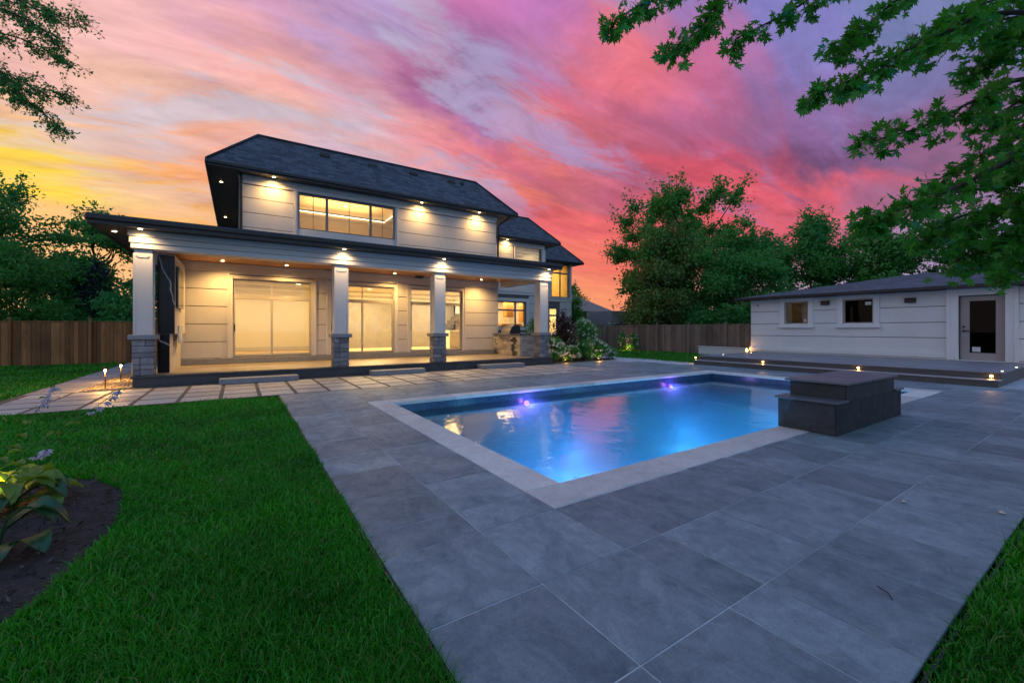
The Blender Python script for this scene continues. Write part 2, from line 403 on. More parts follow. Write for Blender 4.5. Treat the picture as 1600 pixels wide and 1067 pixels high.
BLACK = M('black_plastic', (.012, .012, .013), None, .4)
FRAME = M('window_frame', (.20, .195, .19), (.17, .165, .16), .5, 3)
PALEFRAME = M('pale_frame', (.46, .43, .39), (.42, .39, .36), .5, 3)
GLASS = glass('window_glass')
DARKGLASS = glass('dim_glass', (.12, .13, .14), .2)
CREAM = M('cream_wall', (.80, .76, .66), (.77, .73, .63), .8, 1)
OAK = woodm('oak_floor', (.55, .40, .24), (.42, .29, .16), (12, 1, 1), .4, .1)
FENCEW = woodm('fence_cedar', (.38, .17, .055), (.21, .095, .035), (1, 1, 14), .8, .38)
FENCEP = woodm('fence_weathered', (.30, .205, .15), (.19, .13, .095), (1, 1, 14), .8, .3)
WARM = (1.0, .57, .17); AMBER = (1.0, .46, .11)
BULB = emit('lamp_lens', (1.0, .74, .36), 26.0); AMBERBULB = emit('amber_lens', (1.0, .5, .1), 22.0)

# ------------------------------------------------------------------ grounds
ground = obj('ground', MB().poly([(-600, -600, -2.3), (600, -600, -2.3), (600, 600, -2.3), (-600, 600, -2.3)]), M('far_soil', (.05, .06, .03), (.03, .04, .02), .95, .05))
ground['kind'] = 'structure'
LAWNM = M('turf_soil', (.012, .035, .008), (.008, .02, .006), .95, 8, .8, 30)
XL, YF, PX0, PX1, PY0, PY1 = .78, .56, 2.60, 13.9, 3.13, 8.45       # lawn edge, front edge, pool
CW = .38                                                           # coping width
lawn_mb = MB()
def sheet(mb, x0, x1, y0, y1, z): mb.poly([(x0, y0, z), (x1, y0, z), (x1, y1, z), (x0, y1, z)])
LZ = -.035
sheet(lawn_mb, -60, XL - .02, -40, 10.85, LZ); sheet(lawn_mb, -60, -4.12, 10.85, 60, LZ)
sheet(lawn_mb, XL - .02, 90, -40, YF - .03, LZ); sheet(lawn_mb, -4.12, 90, 22.5, 80, LZ)
sheet(lawn_mb, 11.2, 90, 11.2, 22.5, LZ); sheet(lawn_mb, 22, 90, YF - .03, 11.2, LZ)
lawn = obj('lawn', lawn_mb, LAWNM); lawn['kind'] = 'structure'
sub_mb = MB()   # bedding of the paved area, around the pool hole
sheet(sub_mb, XL + .002, PX0, YF + .003, 14.6, -.0035); sheet(sub_mb, PX1, 17.2, YF + .003, 16.4, -.0035); sheet(sub_mb, 17.2, 22, YF + .003, 11.2, -.0035)
sheet(sub_mb, PX0, PX1, YF + .003, PY0, -.0035); sheet(sub_mb, PX0, PX1, PY1, 16.4, -.0035)
patio = obj('patio', sub_mb, GROUT); tag(patio, 'large grey square-tile patio around the swimming pool', kind='structure')
walk_mb = MB(); sheet(walk_mb, -4.12, 11.35, 10.87, 14.6, -.0015); sheet(walk_mb, -4.12, -2.2, 14.6, 25.2, -.0015)
walkway = obj('walkway', walk_mb, JOINT); tag(walkway, 'pale paved walkway with gravel joints along the porch', kind='structure')

_tilemesh = {}
def tile(parent, x0, x1, y0, y1, mat, name='paving_tile', gap=.0065, th=.03, top=0.0, b=.0025, jit=.0022):
    wx, wy = round(x1 - x0 - gap, 3), round(y1 - y0 - gap, 3)
    key = (wx, wy, mat.name, th, b)
    if key not in _tilemesh: _tilemesh[key] = MB().box(-wx / 2, wx / 2, -wy / 2, wy / 2, -th, 0, b).mesh(name, mat)
    return inst(name, _tilemesh[key], ((x0 + x1) / 2, (y0 + y1) / 2, top + random.uniform(-jit, jit)), parent)
xs = [XL, 1.505, 2.22] + [2.60 + .71 * i for i in range(22)]
xs = [x for x in xs if x < 16.3] + [16.24]
ys = [YF, 1.25, 1.97, 2.735, 3.13] + [3.13 + .715 * i for i in range(1, 7)] + [8.05, 8.85, 9.55, 10.2, 10.87]
ys = sorted(set(round(y, 3) for y in ys if not (8.1 < y < 8.8 and y != 8.85)))
CO = (PX0 - CW, PX1 + CW, PY0 - CW - .015, PY1 + CW + .02)
for i in range(len(xs) - 1):
    for j in range(len(ys) - 1):
        x0, x1, y0, y1 = xs[i], xs[i + 1], ys[j], ys[j + 1]
        if x1 - x0 < .05: continue
        if x0 >= CO[0] - .01 and x1 <= CO[1] + .3 and y0 >= CO[2] - .01 and y1 <= CO[3] + .01:
            if x1 > CO[1] + .05: tile(patio, max(x0, CO[1]), x1, y0, y1, TILE)
            continue
        tile(patio, x0, x1, y0, y1, TILE)
# right of the walkway: tiles run on to the lawn and the deck
for i in range(7):
    for j in range(5):
        x0 = 11.35 + .71 * i; y0 = 10.87 + .72 * j
        if x0 + .71 < 16.3 and (j < 3 or i < 5): tile(patio, x0, x0 + .71, y0, y0 + .72, TILE)
# pavers with gravel strips in front of the porch, and the side path
px0 = 1.14 - .73 * 7
for i in range(21):
    for j in range(4):
        x0 = px0 + .73 * i; y0 = 10.90 + .745 * j
        if x0 + .7 > 11.35: continue
        y1 = y0 + .745
        sx = .075
        tile(walkway, x0 + sx / 2, x0 + .73 - sx / 2, y0 + .05, y1 - .05, PAVER, 'paving_slab', .002, .03, .002, .004, .002)
for j in range(17):
    y0 = 13.9 + .66 * j
    tile(walkway, -4.08, -3.2, y0 + .05, y0 + .66 - .05, PAVER, 'paving_slab', .002, .03, .002, .004, .002)

# golden gravel strip between side path and porch
GRAVELM = M('gravel_stone', (.38, .30, .20), (.22, .17, .12), .8, 20, rand=.45, island=True)
gp = []; gf = []
def pebble_cloud(x0, x1, y0, y1, n, r0, r1, z=0.0):
    V = []; F = []
    base = [(1, 0, 0), (-1, 0, 0), (0, 1, 0), (0, -1, 0), (0, 0, 1), (0, 0, -1)]
    tri = [(0, 2, 4), (2, 1, 4), (1, 3, 4), (3, 0, 4), (2, 0, 5), (1, 2, 5), (3, 1, 5), (0, 3, 5)]
    for i in range(n):
        r = random.uniform(r0, r1); c = (random.uniform(x0, x1), random.uniform(y0, y1), z + r * .25)
        a = random.random() * 6.28; ca, sa = math.cos(a), math.sin(a); o = len(V)
        for b in base:
            q = (b[0] * r * random.uniform(.7, 1.2), b[1] * r * random.uniform(.7, 1.2), b[2] * r * .7)
            V.append((c[0] + q[0] * ca - q[1] * sa, c[1] + q[0] * sa + q[1] * ca, c[2] + q[2]))
        F += [tuple(o + t for t in f) for f in tri]
    m = MB(); m.add(V, F); return m
g = obj('gravel', pebble_cloud(-3.14, -2.28, 13.86, 22, 5200, .012, .03, .004), GRAVELM)
tag(g, 'loose gravel strip glowing under two path lights beside the porch', 'gravel', kind='stuff')

# ------------------------------------------------------------------ swimming pool
POOLM = M('pool_plaster', (.30, .50, .70), (.26, .45, .66), .7, 1.0)
MOSM, _k = new_mat('pool_mosaic')
_p = _k.n('ShaderNodeNewGeometry').outputs['Position']
_s = _k.n('ShaderNodeSeparateXYZ', {0: _p}).outputs
_uv = _k.n('ShaderNodeCombineXYZ', {0: _k.m('ADD', _s[0], _s[1]), 1: _s[2], 2: 0.0}).outputs[0]
_b = _k.n('ShaderNodeTexBrick', {'Vector': _uv, 'Color1': (.012, .035, .10, 1), 'Color2': (.045, .10, .20, 1), 'Mortar': (.05, .08, .12, 1), 'Scale': 1.0, 'Mortar Size': .003, 'Brick Width': .028, 'Row Height': .028}, offset=0.0)
finish(_k, _k.n('ShaderNodeBsdfPrincipled', {'Base Color': _b.outputs[0], 'Roughness': .2}).outputs[0])
WATER, _k = new_mat('pool_water')
_p = pos(_k, (1, 1, 1))
_h = _k.m('ADD', _k.noise(_p, 1.3, 3, .5, .5), _k.m('ADD', _k.m('MULTIPLY', _k.noise(_p, 6.0, 3, .5, .3), .22), _k.m('MULTIPLY', _k.noise(_p, 17.0, 3, .5, .3), .05)))
_n = bump(_k, _h, .32, .05)
_t = _k.n('ShaderNodeBsdfTransparent', {'Color': (.78, .90, .98, 1)}); _g = _k.n('ShaderNodeBsdfGlossy', {'Roughness': .025, 'Normal': _n, 'Color': (1, 1, 1, 1)})
_f = _k.n('ShaderNodeFresnel', {'IOR': 1.33, 'Normal': _n}).outputs[0]
def water_volume(k): return k.n('ShaderNodeVolumePrincipled', {'Color': (.20, .55, .95, 1), 'Density': .36, 'Anisotropy': .25, 'Absorption Color': (.35, .75, .95, 1)}).outputs[0]
_k.n('ShaderNodeOutputMaterial', {'Surface': _k.n('ShaderNodeMixShader', {0: _f, 1: _t.outputs[0], 2: _g.outputs[0]}).outputs[0], 'Volume': water_volume(_k)})
WATERSIDE, _k = new_mat('pool_water_side')
_k.n('ShaderNodeOutputMaterial', {'Surface': _k.n('ShaderNodeBsdfTransparent').outputs[0], 'Volume': water_volume(_k)})
pool = thing('swimming_pool', 'rectangular in-ground swimming pool with glowing blue water and pale stone edging', 'pool', ((PX0 + PX1) / 2, (PY0 + PY1) / 2, 0))
WZ = -.21; PD = -1.75
sh = MB(); SX = PX1 - 2.3                                            # bench and steps at the right end
sh.poly([(PX0, PY0, PD), (PX1, PY0, PD), (PX1, PY1, PD), (PX0, PY1, PD)])
sh.poly([(PX0, PY1, PD), (PX1, PY1, PD), (PX1, PY1, -.36), (PX0, PY1, -.36)]); sh.poly([(PX0, PY0, -.36), (PX1, PY0, -.36), (PX1, PY0, PD), (PX0, PY0, PD)])
sh.poly([(PX0, PY0, PD), (PX0, PY1, PD), (PX0, PY1, -.36), (PX0, PY0, -.36)]); sh.poly([(PX1, PY1, PD), (PX1, PY0, PD), (PX1, PY0, -.36), (PX1, PY1, -.36)])
obj('basin', sh, POOLM, pool)
for i, (d, z) in enumerate(((.55, -.95),)):
    obj('pool_step', MB().box(PX1 - d, PX1 - d + .49, PY0 + .01, PY1 - .01, PD, z, .02), POOLM, pool)
mz = MB(); e = .004
mz.poly([(PX0, PY1 - e, -.36), (PX1, PY1 - e, -.36), (PX1, PY1 - e, -.05), (PX0, PY1 - e, -.05)]); mz.poly([(PX1, PY0 + e, -.36), (PX0, PY0 + e, -.36), (PX0, PY0 + e, -.05), (PX1, PY0 + e, -.05)])
mz.poly([(PX0 + e, PY0, -.36), (PX0 + e, PY1, -.36), (PX0 + e, PY1, -.05), (PX0 + e, PY0, -.05)]); mz.poly([(PX1 - e, PY1, -.36), (PX1 - e, PY0, -.36), (PX1 - e, PY0, -.05), (PX1 - e, PY1, -.05)])
obj('mosaic_band', mz, MOSM, pool)
wt = MB().box(PX0 + .006, PX1 - .006, PY0 + .006, PY1 - .006, PD + .006, WZ)
wo = obj('water', wt, WATERSIDE, pool); wo.data.materials.append(WATER)
for q in wo.data.polygons:
    if q.normal.z > .5: q.material_index = 1
def coping(x0, x1, y0, y1):
    obj('coping_stone', MB().box(x0 + .003, x1 - .003, y0 + .003, y1 - .003, -.06, .006 + random.uniform(-.001, .001), .008), COPING, pool)
for y0, y1 in ((PY0 - CW, PY0 + .03), (PY1 - .03, PY1 + CW)):
    coping(PX0 - CW, PX0 + .03, y0, y1); coping(PX1 - .03, PX1 + CW, y0, y1)
    n = 8; L = (PX1 - PX0 - .06) / n
    for i in range(n): coping(PX0 + .03 + L * i, PX0 + .03 + L * (i + 1), y0, y1)
for x0, x1 in ((PX0 - CW, PX0 + .03), (PX1 - .03, PX1 + CW)):
    n = 4; L = (PY1 - PY0 - .06) / n
    for i in range(n): coping(x0, x1, PY0 + .03 + L * i, PY0 + .03 + L * (i + 1))
VIOLET = emit('pool_lens', (.50, .16, 1.0), 3.6)
for u, v in ((822, 627), (1046, 600)):
    X = at_y(u, v, PY1)[0]
    l = obj('pool_light', MB().add([], []).tube([(X, PY1 - .01, WZ - .12), (X, PY1 - .05, WZ - .12)], .06, 16), VIOLET, pool)
    obj('lamp_ring', MB().tube([(X, PY1 - .008, WZ - .12), (X, PY1 - .035, WZ - .12)], .08, 16), STEEL, l)
    lamp('pool_lamp', 'SPOT', (X, PY1 - .08, WZ - .14), 55, (.36, .26, 1.0), pool, .05, 165, .6, (0.05, -1, -.12))
    lamp('pool_lamp', 'POINT', (X, PY1 - .22, WZ - .10), 16, (.42, .12, 1.0), pool, .05)
for X in (4.0, 6.6, 9.2, 11.8):
    lamp('pool_lamp', 'POINT', (X, PY0 + .55, -1.15), 130, (.08, .37, 1.0), pool, .12)
    obj('pool_light', MB().tube([(X, PY0 + .01, -.9), (X, PY0 + .05, -.9)], .085, 16), (bpy.data.materials.get('pool_lens_blue') or emit('pool_lens_blue', (.2, .55, 1.0), .8)), pool)
for X, Y in ((4.2, 5.4), (6.2, 6.9), (8.2, 5.4), (10.2, 6.9), (12.2, 5.4)):  # blue floor lamps added to spread an even glow through the water
    obj('added_floor_light', MB().lathe((X, Y, PD + .002), [(.09, 0), (.085, .012)], 16), bpy.data.materials['pool_lens_blue'], pool)
    lamp('pool_lamp', 'POINT', (X, Y, PD + .45), 125, (.08, .37, 1.0), pool, .25)
obj('skimmer_lid', MB().box(*(lambda p: (p[0] - .16, p[0] + .16, p[1] - .13, p[1] + .13))(at_z(1122, 730)), -.004, .006, .002), TILE, patio)

BOXM = paving('spillway_slab', (.060, .066, .072), (.032, .036, .040), rough=.55, stain=.4, spec=.15)
# raised stone spillway on the near pool edge
sp = thing('spillway_block', 'dark grey stepped stone spillway block on the near pool edge', 'water feature', (8.3, 2.77, 0))
obj('core', MB().box(7.0, 9.68, 2.42, 3.14, .008, .44).box(7.35, 9.33, 2.42, 3.13, .44, .685), GROOVE, sp)
for a, b in ((6.98, 7.90), (7.904, 8.82), (8.824, 9.70)): obj('base_panel', MB().box(a, b, 2.40, 2.419, .008, .445, .002), BOXM, sp)
obj('base_panel', MB().box(6.98, 6.999, 2.423, 3.16, .008, .445, .002), BOXM, sp); obj('base_panel', MB().box(9.681, 9.70, 2.423, 3.16, .008, .445, .002), BOXM, sp); obj('base_panel', MB().box(7.0, 9.68, 3.141, 3.16, -.3, .445, .002), BOXM, sp)
for a, b in ((7.33, 8.34), (8.344, 9.35)): obj('upper_panel', MB().box(a, b, 2.402, 2.419, .447, .69, .002), BOXM, sp)
obj('upper_panel', MB().box(7.33, 7.349, 2.423, 3.14, .48, .69, .002), BOXM, sp); obj('upper_panel', MB().box(9.331, 9.35, 2.423, 3.14, .48, .69, .002), BOXM, sp); obj('upper_panel', MB().box(7.35, 9.33, 3.131, 3.145, .447, .69, .002), BOXM, sp)
SLABTOP = paving('slab_cap', (.115, .13, .145), (.08, .09, .10), rough=.38, stain=.25)
obj('cap_slab', MB().box(6.93, 7.329, 2.37, 3.19, .447, .478, .004), SLABTOP, sp); obj('cap_slab', MB().box(9.351, 9.75, 2.37, 3.19, .447, .478, .004), SLABTOP, sp)
obj('cap_slab', MB().box(7.28, 9.40, 2.36, 3.20, .69, .722, .004), SLABTOP, sp)

# ------------------------------------------------------------------ the house
YB = 17.6; SZ = .30; YS = 14.10; XS0, XS1 = -2.28, 11.32
HX1 = 10.70                                                         # right end of the main wall
house = thing('house', 'two-storey cream house with lit covered porch and dark hipped roof', 'house', (4.5, YB, 0))
def fx(u, Y=YB): return at_y(u, 500, Y)[0]
def wall_openings(x0, x1, z0, z1, holes, y0, y1, mat, parent, name='wall'):
    """a wall slab with rectangular holes (hx0, hx1, hz0, hz1), built of butting blocks in one mesh"""
    m = MB(); xs_ = sorted({x0, x1, *[h[0] for h in holes], *[h[1] for h in holes]})
    for a, b in zip(xs_, xs_[1:]):
        zs = [(h[2], h[3]) for h in holes if h[0] <= a + 1e-6 and h[1] >= b - 1e-6]; z = z0
        for ha, hb in sorted(zs):
            if ha > z: m.box(a, b, y0, y1, z, ha)
            z = hb
        if z < z1: m.box(a, b, y0, y1, z, z1)
    return obj(name, m, mat, parent)
def panels(wallo, x0, x1, zs, y0, y1, mat, gap=.022, holes=()):
    for za, zb in zip(zs, zs[1:]):
        segs = [(x0, x1)]
        for h in holes:
            if h[3] > za + .02 and h[2] < zb - .02:
                segs = [s2 for a, b in segs for s2 in ((a, min(b, h[0])), (max(a, h[1]), b)) if s2[1] - s2[0] > .04]
        for a, b in segs: obj('panel', MB().box(a, b, y0, y1, za + gap / 2, zb - gap / 2, .004), mat, wallo)

D1 = (fx(364), fx(487)); D2 = (fx(517), fx(616)); D3 = (fx(641.6), fx(722))
DZ0, DZ1, DZ2, DZ3 = .53, 2.56, 2.70, 3.26                           # slider bottom/top, transom bottom/top
holes = [(a, b, DZ0, DZ3) for a, b in (D1, D2, D3)]
W0 = fx(291)
lower = wall_openings(W0 - .5, HX1, 0, 4.75, holes, YB + .05, YB + .28, GROOVE, house)
zrow = [.50, 1.06, 1.665, 2.27, 2.87, 3.47]
T = .13                                                             # door trim width
panels(lower, W0 - .48, D1[0] - T, zrow, YB, YB + .049, STUCCO)
panels(lower, D1[1] + T, D2[0] - T, zrow, YB, YB + .049, STUCCO)
panels(lower, D2[1] + T, D3[0] - T, zrow, YB, YB + .049, STUCCO)
panels(lower, D3[1] + T, HX1, zrow, YB, YB + .049, STUCCO)
obj('plinth_ledge', MB().box(W0 - .45, HX1 - .02, YB - .13, YB + .045, SZ + .002, .50, .01), CAPSTONE, house)
obj('frieze', MB().box(W0 - .45, HX1, YB - .03, YB + .049, 3.47, 3.66, .008).box(W0 - .45, HX1, YB - .06, YB + .049, 3.662, 3.776, .008), TRIM, house)

ZEBRA, _k = new_mat('banded_blind')
_p = _k.n('ShaderNodeSeparateXYZ', {0: _k.n('ShaderNodeNewGeometry').outputs['Position']}).outputs[2]
_b = _k.n('ShaderNodeMapRange', {0: _k.m('ABSOLUTE', _k.m('SUBTRACT', _k.m('FRACT', _k.m('MULTIPLY', _p, 4.6)), .5)), 1: .2, 2: .3}).outputs[0]
_d = _k.n('ShaderNodeBsdfDiffuse', {'Color': (.86, .82, .72, 1)}); _t = _k.n('ShaderNodeBsdfTranslucent', {'Color': (.92, .88, .78, 1)}); _tr = _k.n('ShaderNodeBsdfTransparent', {'Color': (.95, .92, .86, 1)})
_m = _k.n('ShaderNodeMixShader', {0: .72, 1: _d.outputs[0], 2: _t.outputs[0]}); _m2 = _k.n('ShaderNodeMixShader', {0: .85, 1: _m.outputs[0], 2: _tr.outputs[0]})
finish(_k, _k.n('ShaderNodeMixShader', {0: _b, 1: _k.n('ShaderNodeMixShader', {0: .5, 1: _m.outputs[0], 2: _tr.outputs[0]}).outputs[0], 2: _m2.outputs[0]}).outputs[0])

def door_set(a, b, mull, handle_left=True):
    # moulded surround
    m = MB(); y0 = YB - .035
    m.box(a - T, a, y0, YB + .06, .50, DZ3 + T, .01); m.box(b, b + T, y0, YB + .06, .50, DZ3 + T, .01); m.box(a, b, y0, YB + .06, DZ3, DZ3 + T, .01); m.box(a - T - .03, b + T + .03, YB - .02, YB + .06, DZ3 + T + .032, 3.469, .006)
    m.box(a - T - .03, a - T + .025, y0 - .025, YB + .05, .50, DZ3 + T + .03, .006); m.box(b + T - .025, b + T + .03, y0 - .025, YB + .05, .50, DZ3 + T + .03, .006)
    obj('door_surround', m, TRIM, house)
    d = obj('sliding_door', MB().box(a, b, YB + .06, YB + .16, DZ1, DZ2, .006).box(a, a + .07, YB + .06, YB + .16, DZ0, DZ1).box(b - .07, b, YB + .06, YB + .16, DZ0, DZ1)
            .box(a + .07, b - .07, YB + .06, YB + .16, DZ0, DZ0 + .07, .004).box(mull - .035, mull + .035, YB + .07, YB + .15, DZ0 + .07, DZ1), PALEFRAME, house)
    obj('pane', MB().box(a + .07, mull - .035, YB + .10, YB + .108, DZ0 + .07, DZ1), GLASS, d)
    obj('pane', MB().box(mull + .035, b - .07, YB + .12, YB + .128, DZ0 + .07, DZ1), GLASS, d)
    hx = a + .045
    obj('handle', MB().box(hx - .015, hx + .015, YB + .03, YB + .058, 1.42, 1.68, .008), BLACK, d)
    t = obj('transom_window', MB().box(a, a + .05, YB + .06, YB + .16, DZ2, DZ3).box(b - .05, b, YB + .06, YB + .16, DZ2, DZ3).box(a + .05, b - .05, YB + .06, YB + .16, DZ3 - .05, DZ3).box(mull - .012, mull + .012, YB + .07, YB + .14, DZ2, DZ3 - .05), PALEFRAME, house)
    obj('pane', MB().box(a + .05, b - .05, YB + .10, YB + .106, DZ2, DZ3 - .05), GLASS, t)
    obj('blind', MB().box(a + .05, b - .05, YB + .19, YB + .194, DZ2, DZ3), ZEBRA, t)
door_set(*D1, fx(425)); door_set(*D2, fx(567)); door_set(*D3, fx(682))

# rooms behind the glass
def room(x0, x1, y0, y1, z0, z1, power, wall=CREAM, floor=OAK, col=(1.0, .66, .27)):
    m = MB(); m.poly([(x0, y1, z0), (x0, y1, z1), (x1, y1, z1), (x1, y1, z0)]); m.poly([(x0, y0, z0), (x0, y0, z1), (x0, y1, z1), (x0, y1, z0)]); m.poly([(x1, y1, z0), (x1, y1, z1), (x1, y0, z1), (x1, y0, z0)])
    obj('room_wall', m, wall, house); obj('room_floor', MB().box(x0, x1, y0, y1, z0 - .1, z0), floor, house)
    obj('room_ceiling', MB().box(x0, x1, y0, y1, z1, z1 + .1), wall, house)
    obj('skirting', MB().box(x0 + .01, x1 - .01, y1 - .03, y1 - .004, z0 + .002, z0 + .18, .006), TRIM, house)
    n = max(1, round((x1 - x0) / 3))
    for i in range(n):
        X = x0 + (i + .5) * (x1 - x0) / n
        lamp('room_lamp', 'AREA', (X, (y0 + y1) / 2, z1 - .03), power / n, col, house, direction=(0, 0, -1), size=(1.6, 1.2))
        obj('ceiling_light', MB().lathe((X, (y0 + y1) / 2, z1 - .02), [(.07, 0), (.07, .019)], 12), BULB, house)
room(-1.5, 3.35, YB + .3, YB + 4.0, .53, 3.4, 150)
room(3.4, 10.6, YB + .3, YB + 5.0, .53, 3.4, 1090)
# stair and white cabinet seen through the third door
st = MB(); sx, sy = fx(703, 21.0), 20.8
for i in range(6): st.box(sx - .30 + .22 * i, sx + .02 + .22 * i, sy, sy + .9, 1.55 + .19 * i, 1.60 + .19 * i).box(sx - .30 + .22 * i, sx - .26 + .22 * i, sy, sy + .9, 1.41 + .19 * i, 1.55 + .19 * i)
obj('staircase', st, M('stair_dark', (.06, .05, .04), None, .5), house)
cb = MB().box(fx(700, 19.6), fx(722, 19.6) + .3, 19.4, 20.0, .535, 1.42, .01)
obj('cabinet', cb, M('cabinet_white', (.72, .69, .62), None, .5), house)

# porch slab with overhanging stone edge
ps = obj('porch_slab', MB().box(XS0 + .04, XS1 - .04, YS + .04, YB + .04, 0.004, SZ - .06), DARKSLAB, house)
nx = 12; L = (XS1 - XS0) / nx
for i in range(nx): obj('edge_stone', MB().box(XS0 + L * i + .002, XS0 + L * (i + 1) - .002, YS, YS + .36, SZ - .06, SZ, .006), DARKSLAB, ps)
ny = 6
pl_ = (YB - .13 - YS - .36) / ny
for j in range(ny):
    for i in range(11):
        w_ = (XS1 - XS0) / 11; o = 0 if j % 2 == 0 else w_ / 2
        a = XS0 + w_ * i + o; b = min(a + w_, XS1)
        if j % 2 and i == 0: obj('floor_tile', MB().box(XS0 + .002, a - .002, YS + .36 + pl_ * j + .002, YS + .36 + pl_ * (j + 1) - .002, SZ - .058, SZ - .001, .002), PORCHTILE, ps)
        obj('floor_tile', MB().box(a + .002, b - .002, YS + .36 + pl_ * j + .002, YS + .36 + pl_ * (j + 1) - .002, SZ - .058, SZ - .001, .002), PORCHTILE, ps)

# porch columns: coursed stone base, moulded cap, panelled shaft
def column(x0, x1):
    c = bpy.data.objects.new('column', None); c.location = (0, 0, 0); link(c, house); c.matrix_parent_inverse = Matrix.Translation(-house.location)
    y0 = YS + .06; wdt = x1 - x0; y1 = y0 + wdt; cx, cy = (x0 + x1) / 2, (y0 + y1) / 2
    obj('core', MB().box(x0 + .05, x1 - .05, y0 + .05, y1 - .05, SZ + .001, 1.23), GROOVE, c)
    z = SZ + .002
    hs = [.16, .12, .18, .13, .17, .165]
    for q, h in enumerate(hs):
        for side in range(4):
            brk = random.choice((.38, .5, .62, 1.0)); parts = [(0, brk), (brk, 1)] if brk < 1 else [(0, 1)]
            for a, b in parts:
                pr = random.uniform(.0, .018); g = .004
                if side in (0, 2):
                    xa, xb = x0 + wdt * a + g, x0 + wdt * b - g
                    yy = (y0 - pr, y0 + .075) if side == 0 else (y1 - .075, y1 + pr)
                    m = MB().box(xa, xb, *yy, z + g, z + h - g, .012)
                else:
                    ya, yb = y0 + .078 + (wdt - .156) * a + g, y0 + .078 + (wdt - .156) * b - g
                    xx = (x0 - pr, x0 + .075) if side == 3 else (x1 - .075, x1 + pr)
                    m = MB().box(*xx, ya, yb, z + g, z + h - g, .012)
                obj('stone', m, STONE, c)
        z += h
    obj('cap_stone', MB().box(x0 - .07, x1 + .07, y0 - .07, y1 + .07, z, z + .125, .012), CAPSTONE, c)
    zc = z + .126; zt = 3.555; i_ = .02; a0, a1, b0, b1 = x0 + i_, x1 - i_, y0 + i_, y1 - i_
    obj('shaft', MB().box(a0 + .02, a1 - .02, b0 + .02, b1 - .02, zc, zt), TRIM, c)
    m = MB(); e = .055
    for xa in (a0, a1 - e):
        for ya in (b0, b1 - e): m.box(xa, xa + e, ya, ya + e, zc, zt - .12, .006)
    obj('corner_trim', m, TRIM, c)
    # arched lower and upper panel blocks on each face
    for top in (False, True):
        for side in range(4):
            def P(s_, h):                                    # s along the face, h height
                d = .019
                if side == 0: return (a0 + s_, b0 + .02, h)
                if side == 2: return (a1 - s_, b1 - .02, h)
                if side == 1: return (a1 - .02, b0 + s_, h)
                return (a0 + .02, b1 - s_, h)
            n = [(0, -1, 0), (1, 0, 0), (0, 1, 0), (-1, 0, 0)][side]; Wd = a1 - a0
            zz, sg = (zt - .12, -1) if top else (zc, 1)
            pts = [P(e, zz), P(Wd - e, zz), P(Wd - e, zz + sg * .05), P(Wd - e - .05, zz + sg * .10), P(e + .05, zz + sg * .10), P(e, zz + sg * .05)]
            obj('panel_block', MB().prism(pts, tuple(x * .016 for x in n)), TRIM, c)
    obj('shade_neck', MB().box(a0 + .03, a1 - .03, b0 + .03, b1 - .03, zt - .12, zt + .001).box(a0 - .006, a1 + .006, b0 - .006, b1 + .006, zt - .02, zt), SHADETRIM, c)  # shade at the column top put into the colour as darker grey
    return c
for a, b in ((-2.26, -1.83), (2.53, 3.0), (5.92, 6.39), (10.68, 11.15)): column(a, b)

# beam and stepped frieze, soffit, gutter, low roof of the porch
BZ = 3.556
bm = MB(); YFZ = YS + .03
for i, (za, zb, o) in enumerate(((BZ, BZ + .13, 0), (BZ + .14, BZ + .29, .025), (BZ + .30, BZ + .455, .05))):
    bm.box(XS0 - o, XS1 - .05 + o, YFZ - o, YFZ + .5, za, zb, .006)
    bm.box(XS0 - o, XS0 + .45, YFZ + .502, YB - .07, za, zb, .006); bm.box(XS1 - .5, XS1 - .05 + o, YFZ + .502, YB + .0, za, zb, .006)
obj('beam', bm, TRIM, house)
EZ = 4.02; EY = 13.55; EX0, EX1 = -2.97, 11.42
obj('porch_soffit', MB().box(EX0 + .05, EX1 - .02, EY + .08, YFZ + .3, EZ - .002, EZ + .02).box(EX0 + .05, XS0 + .3, YFZ + .302, 24, EZ - .002, EZ + .02), SOFFIT, house)
obj('porch_gutter', MB().box(EX0, EX1, EY - .04, EY + .08, EZ + .05, EZ + .19, .025).box(EX0 + .02, EX1 - .01, EY + .02, EY + .079, EZ - .04, EZ + .05, .004)
    .box(EX0 - .04, EX0 + .08, EY + .082, 24, EZ + .05, EZ + .19, .025).box(EX0 + .02, EX0 + .079, EY + .082, 24, EZ - .04, EZ + .05, .004), DARK, house)
def roof_mesh(name, faces, mat, parent):
    """each face a polygon whose first edge is the eave; UVs in metres along and up the slope"""
    V = []; F = []; UV = []
    for P in faces:
        P = [np.array(p, float) for p in P]; u = P[1] - P[0]; u /= np.linalg.norm(u)
        n = np.cross(u, P[2] - P[0]); n /= np.linalg.norm(n); vv = np.cross(n, u)
        o = len(V); V += [tuple(p) for p in P]; F.append(tuple(range(o, o + len(P))))
        off = P[0].sum() * 3.7 % 5
        UV += [(float(np.dot(p - P[0], u)) + off, float(np.dot(p - P[0], vv))) for p in P]
    me = bpy.data.meshes.new(name); me.from_pydata(V, [], F); l = me.uv_layers.new(name='UVMap'); l.data.foreach_set('uv', [c for p in UV for c in p]); me.update(); me.materials.append(mat)
    return link(bpy.data.objects.new(name, me), parent)
RZ = EZ + .20
roof_mesh('porch_roof', [[(EX0, EY, RZ), (EX1, EY, RZ), (EX1, YB + .1, 4.82), (0, YB + .1, 4.82), (0, EY + 2.97, RZ + .44)],
                         [(EX0, 24, RZ), (EX0, EY, RZ), (0, EY + 2.97, RZ + .44), (0, 24, RZ + .44)]], ROOF, house)
obj('roof_infill', MB().box(-2.0, HX1, 22, 24, 0, 4.15).box(W0 - .5, -.02, YB + .285, 22, 3.5, 4.15), GROOVE, house)
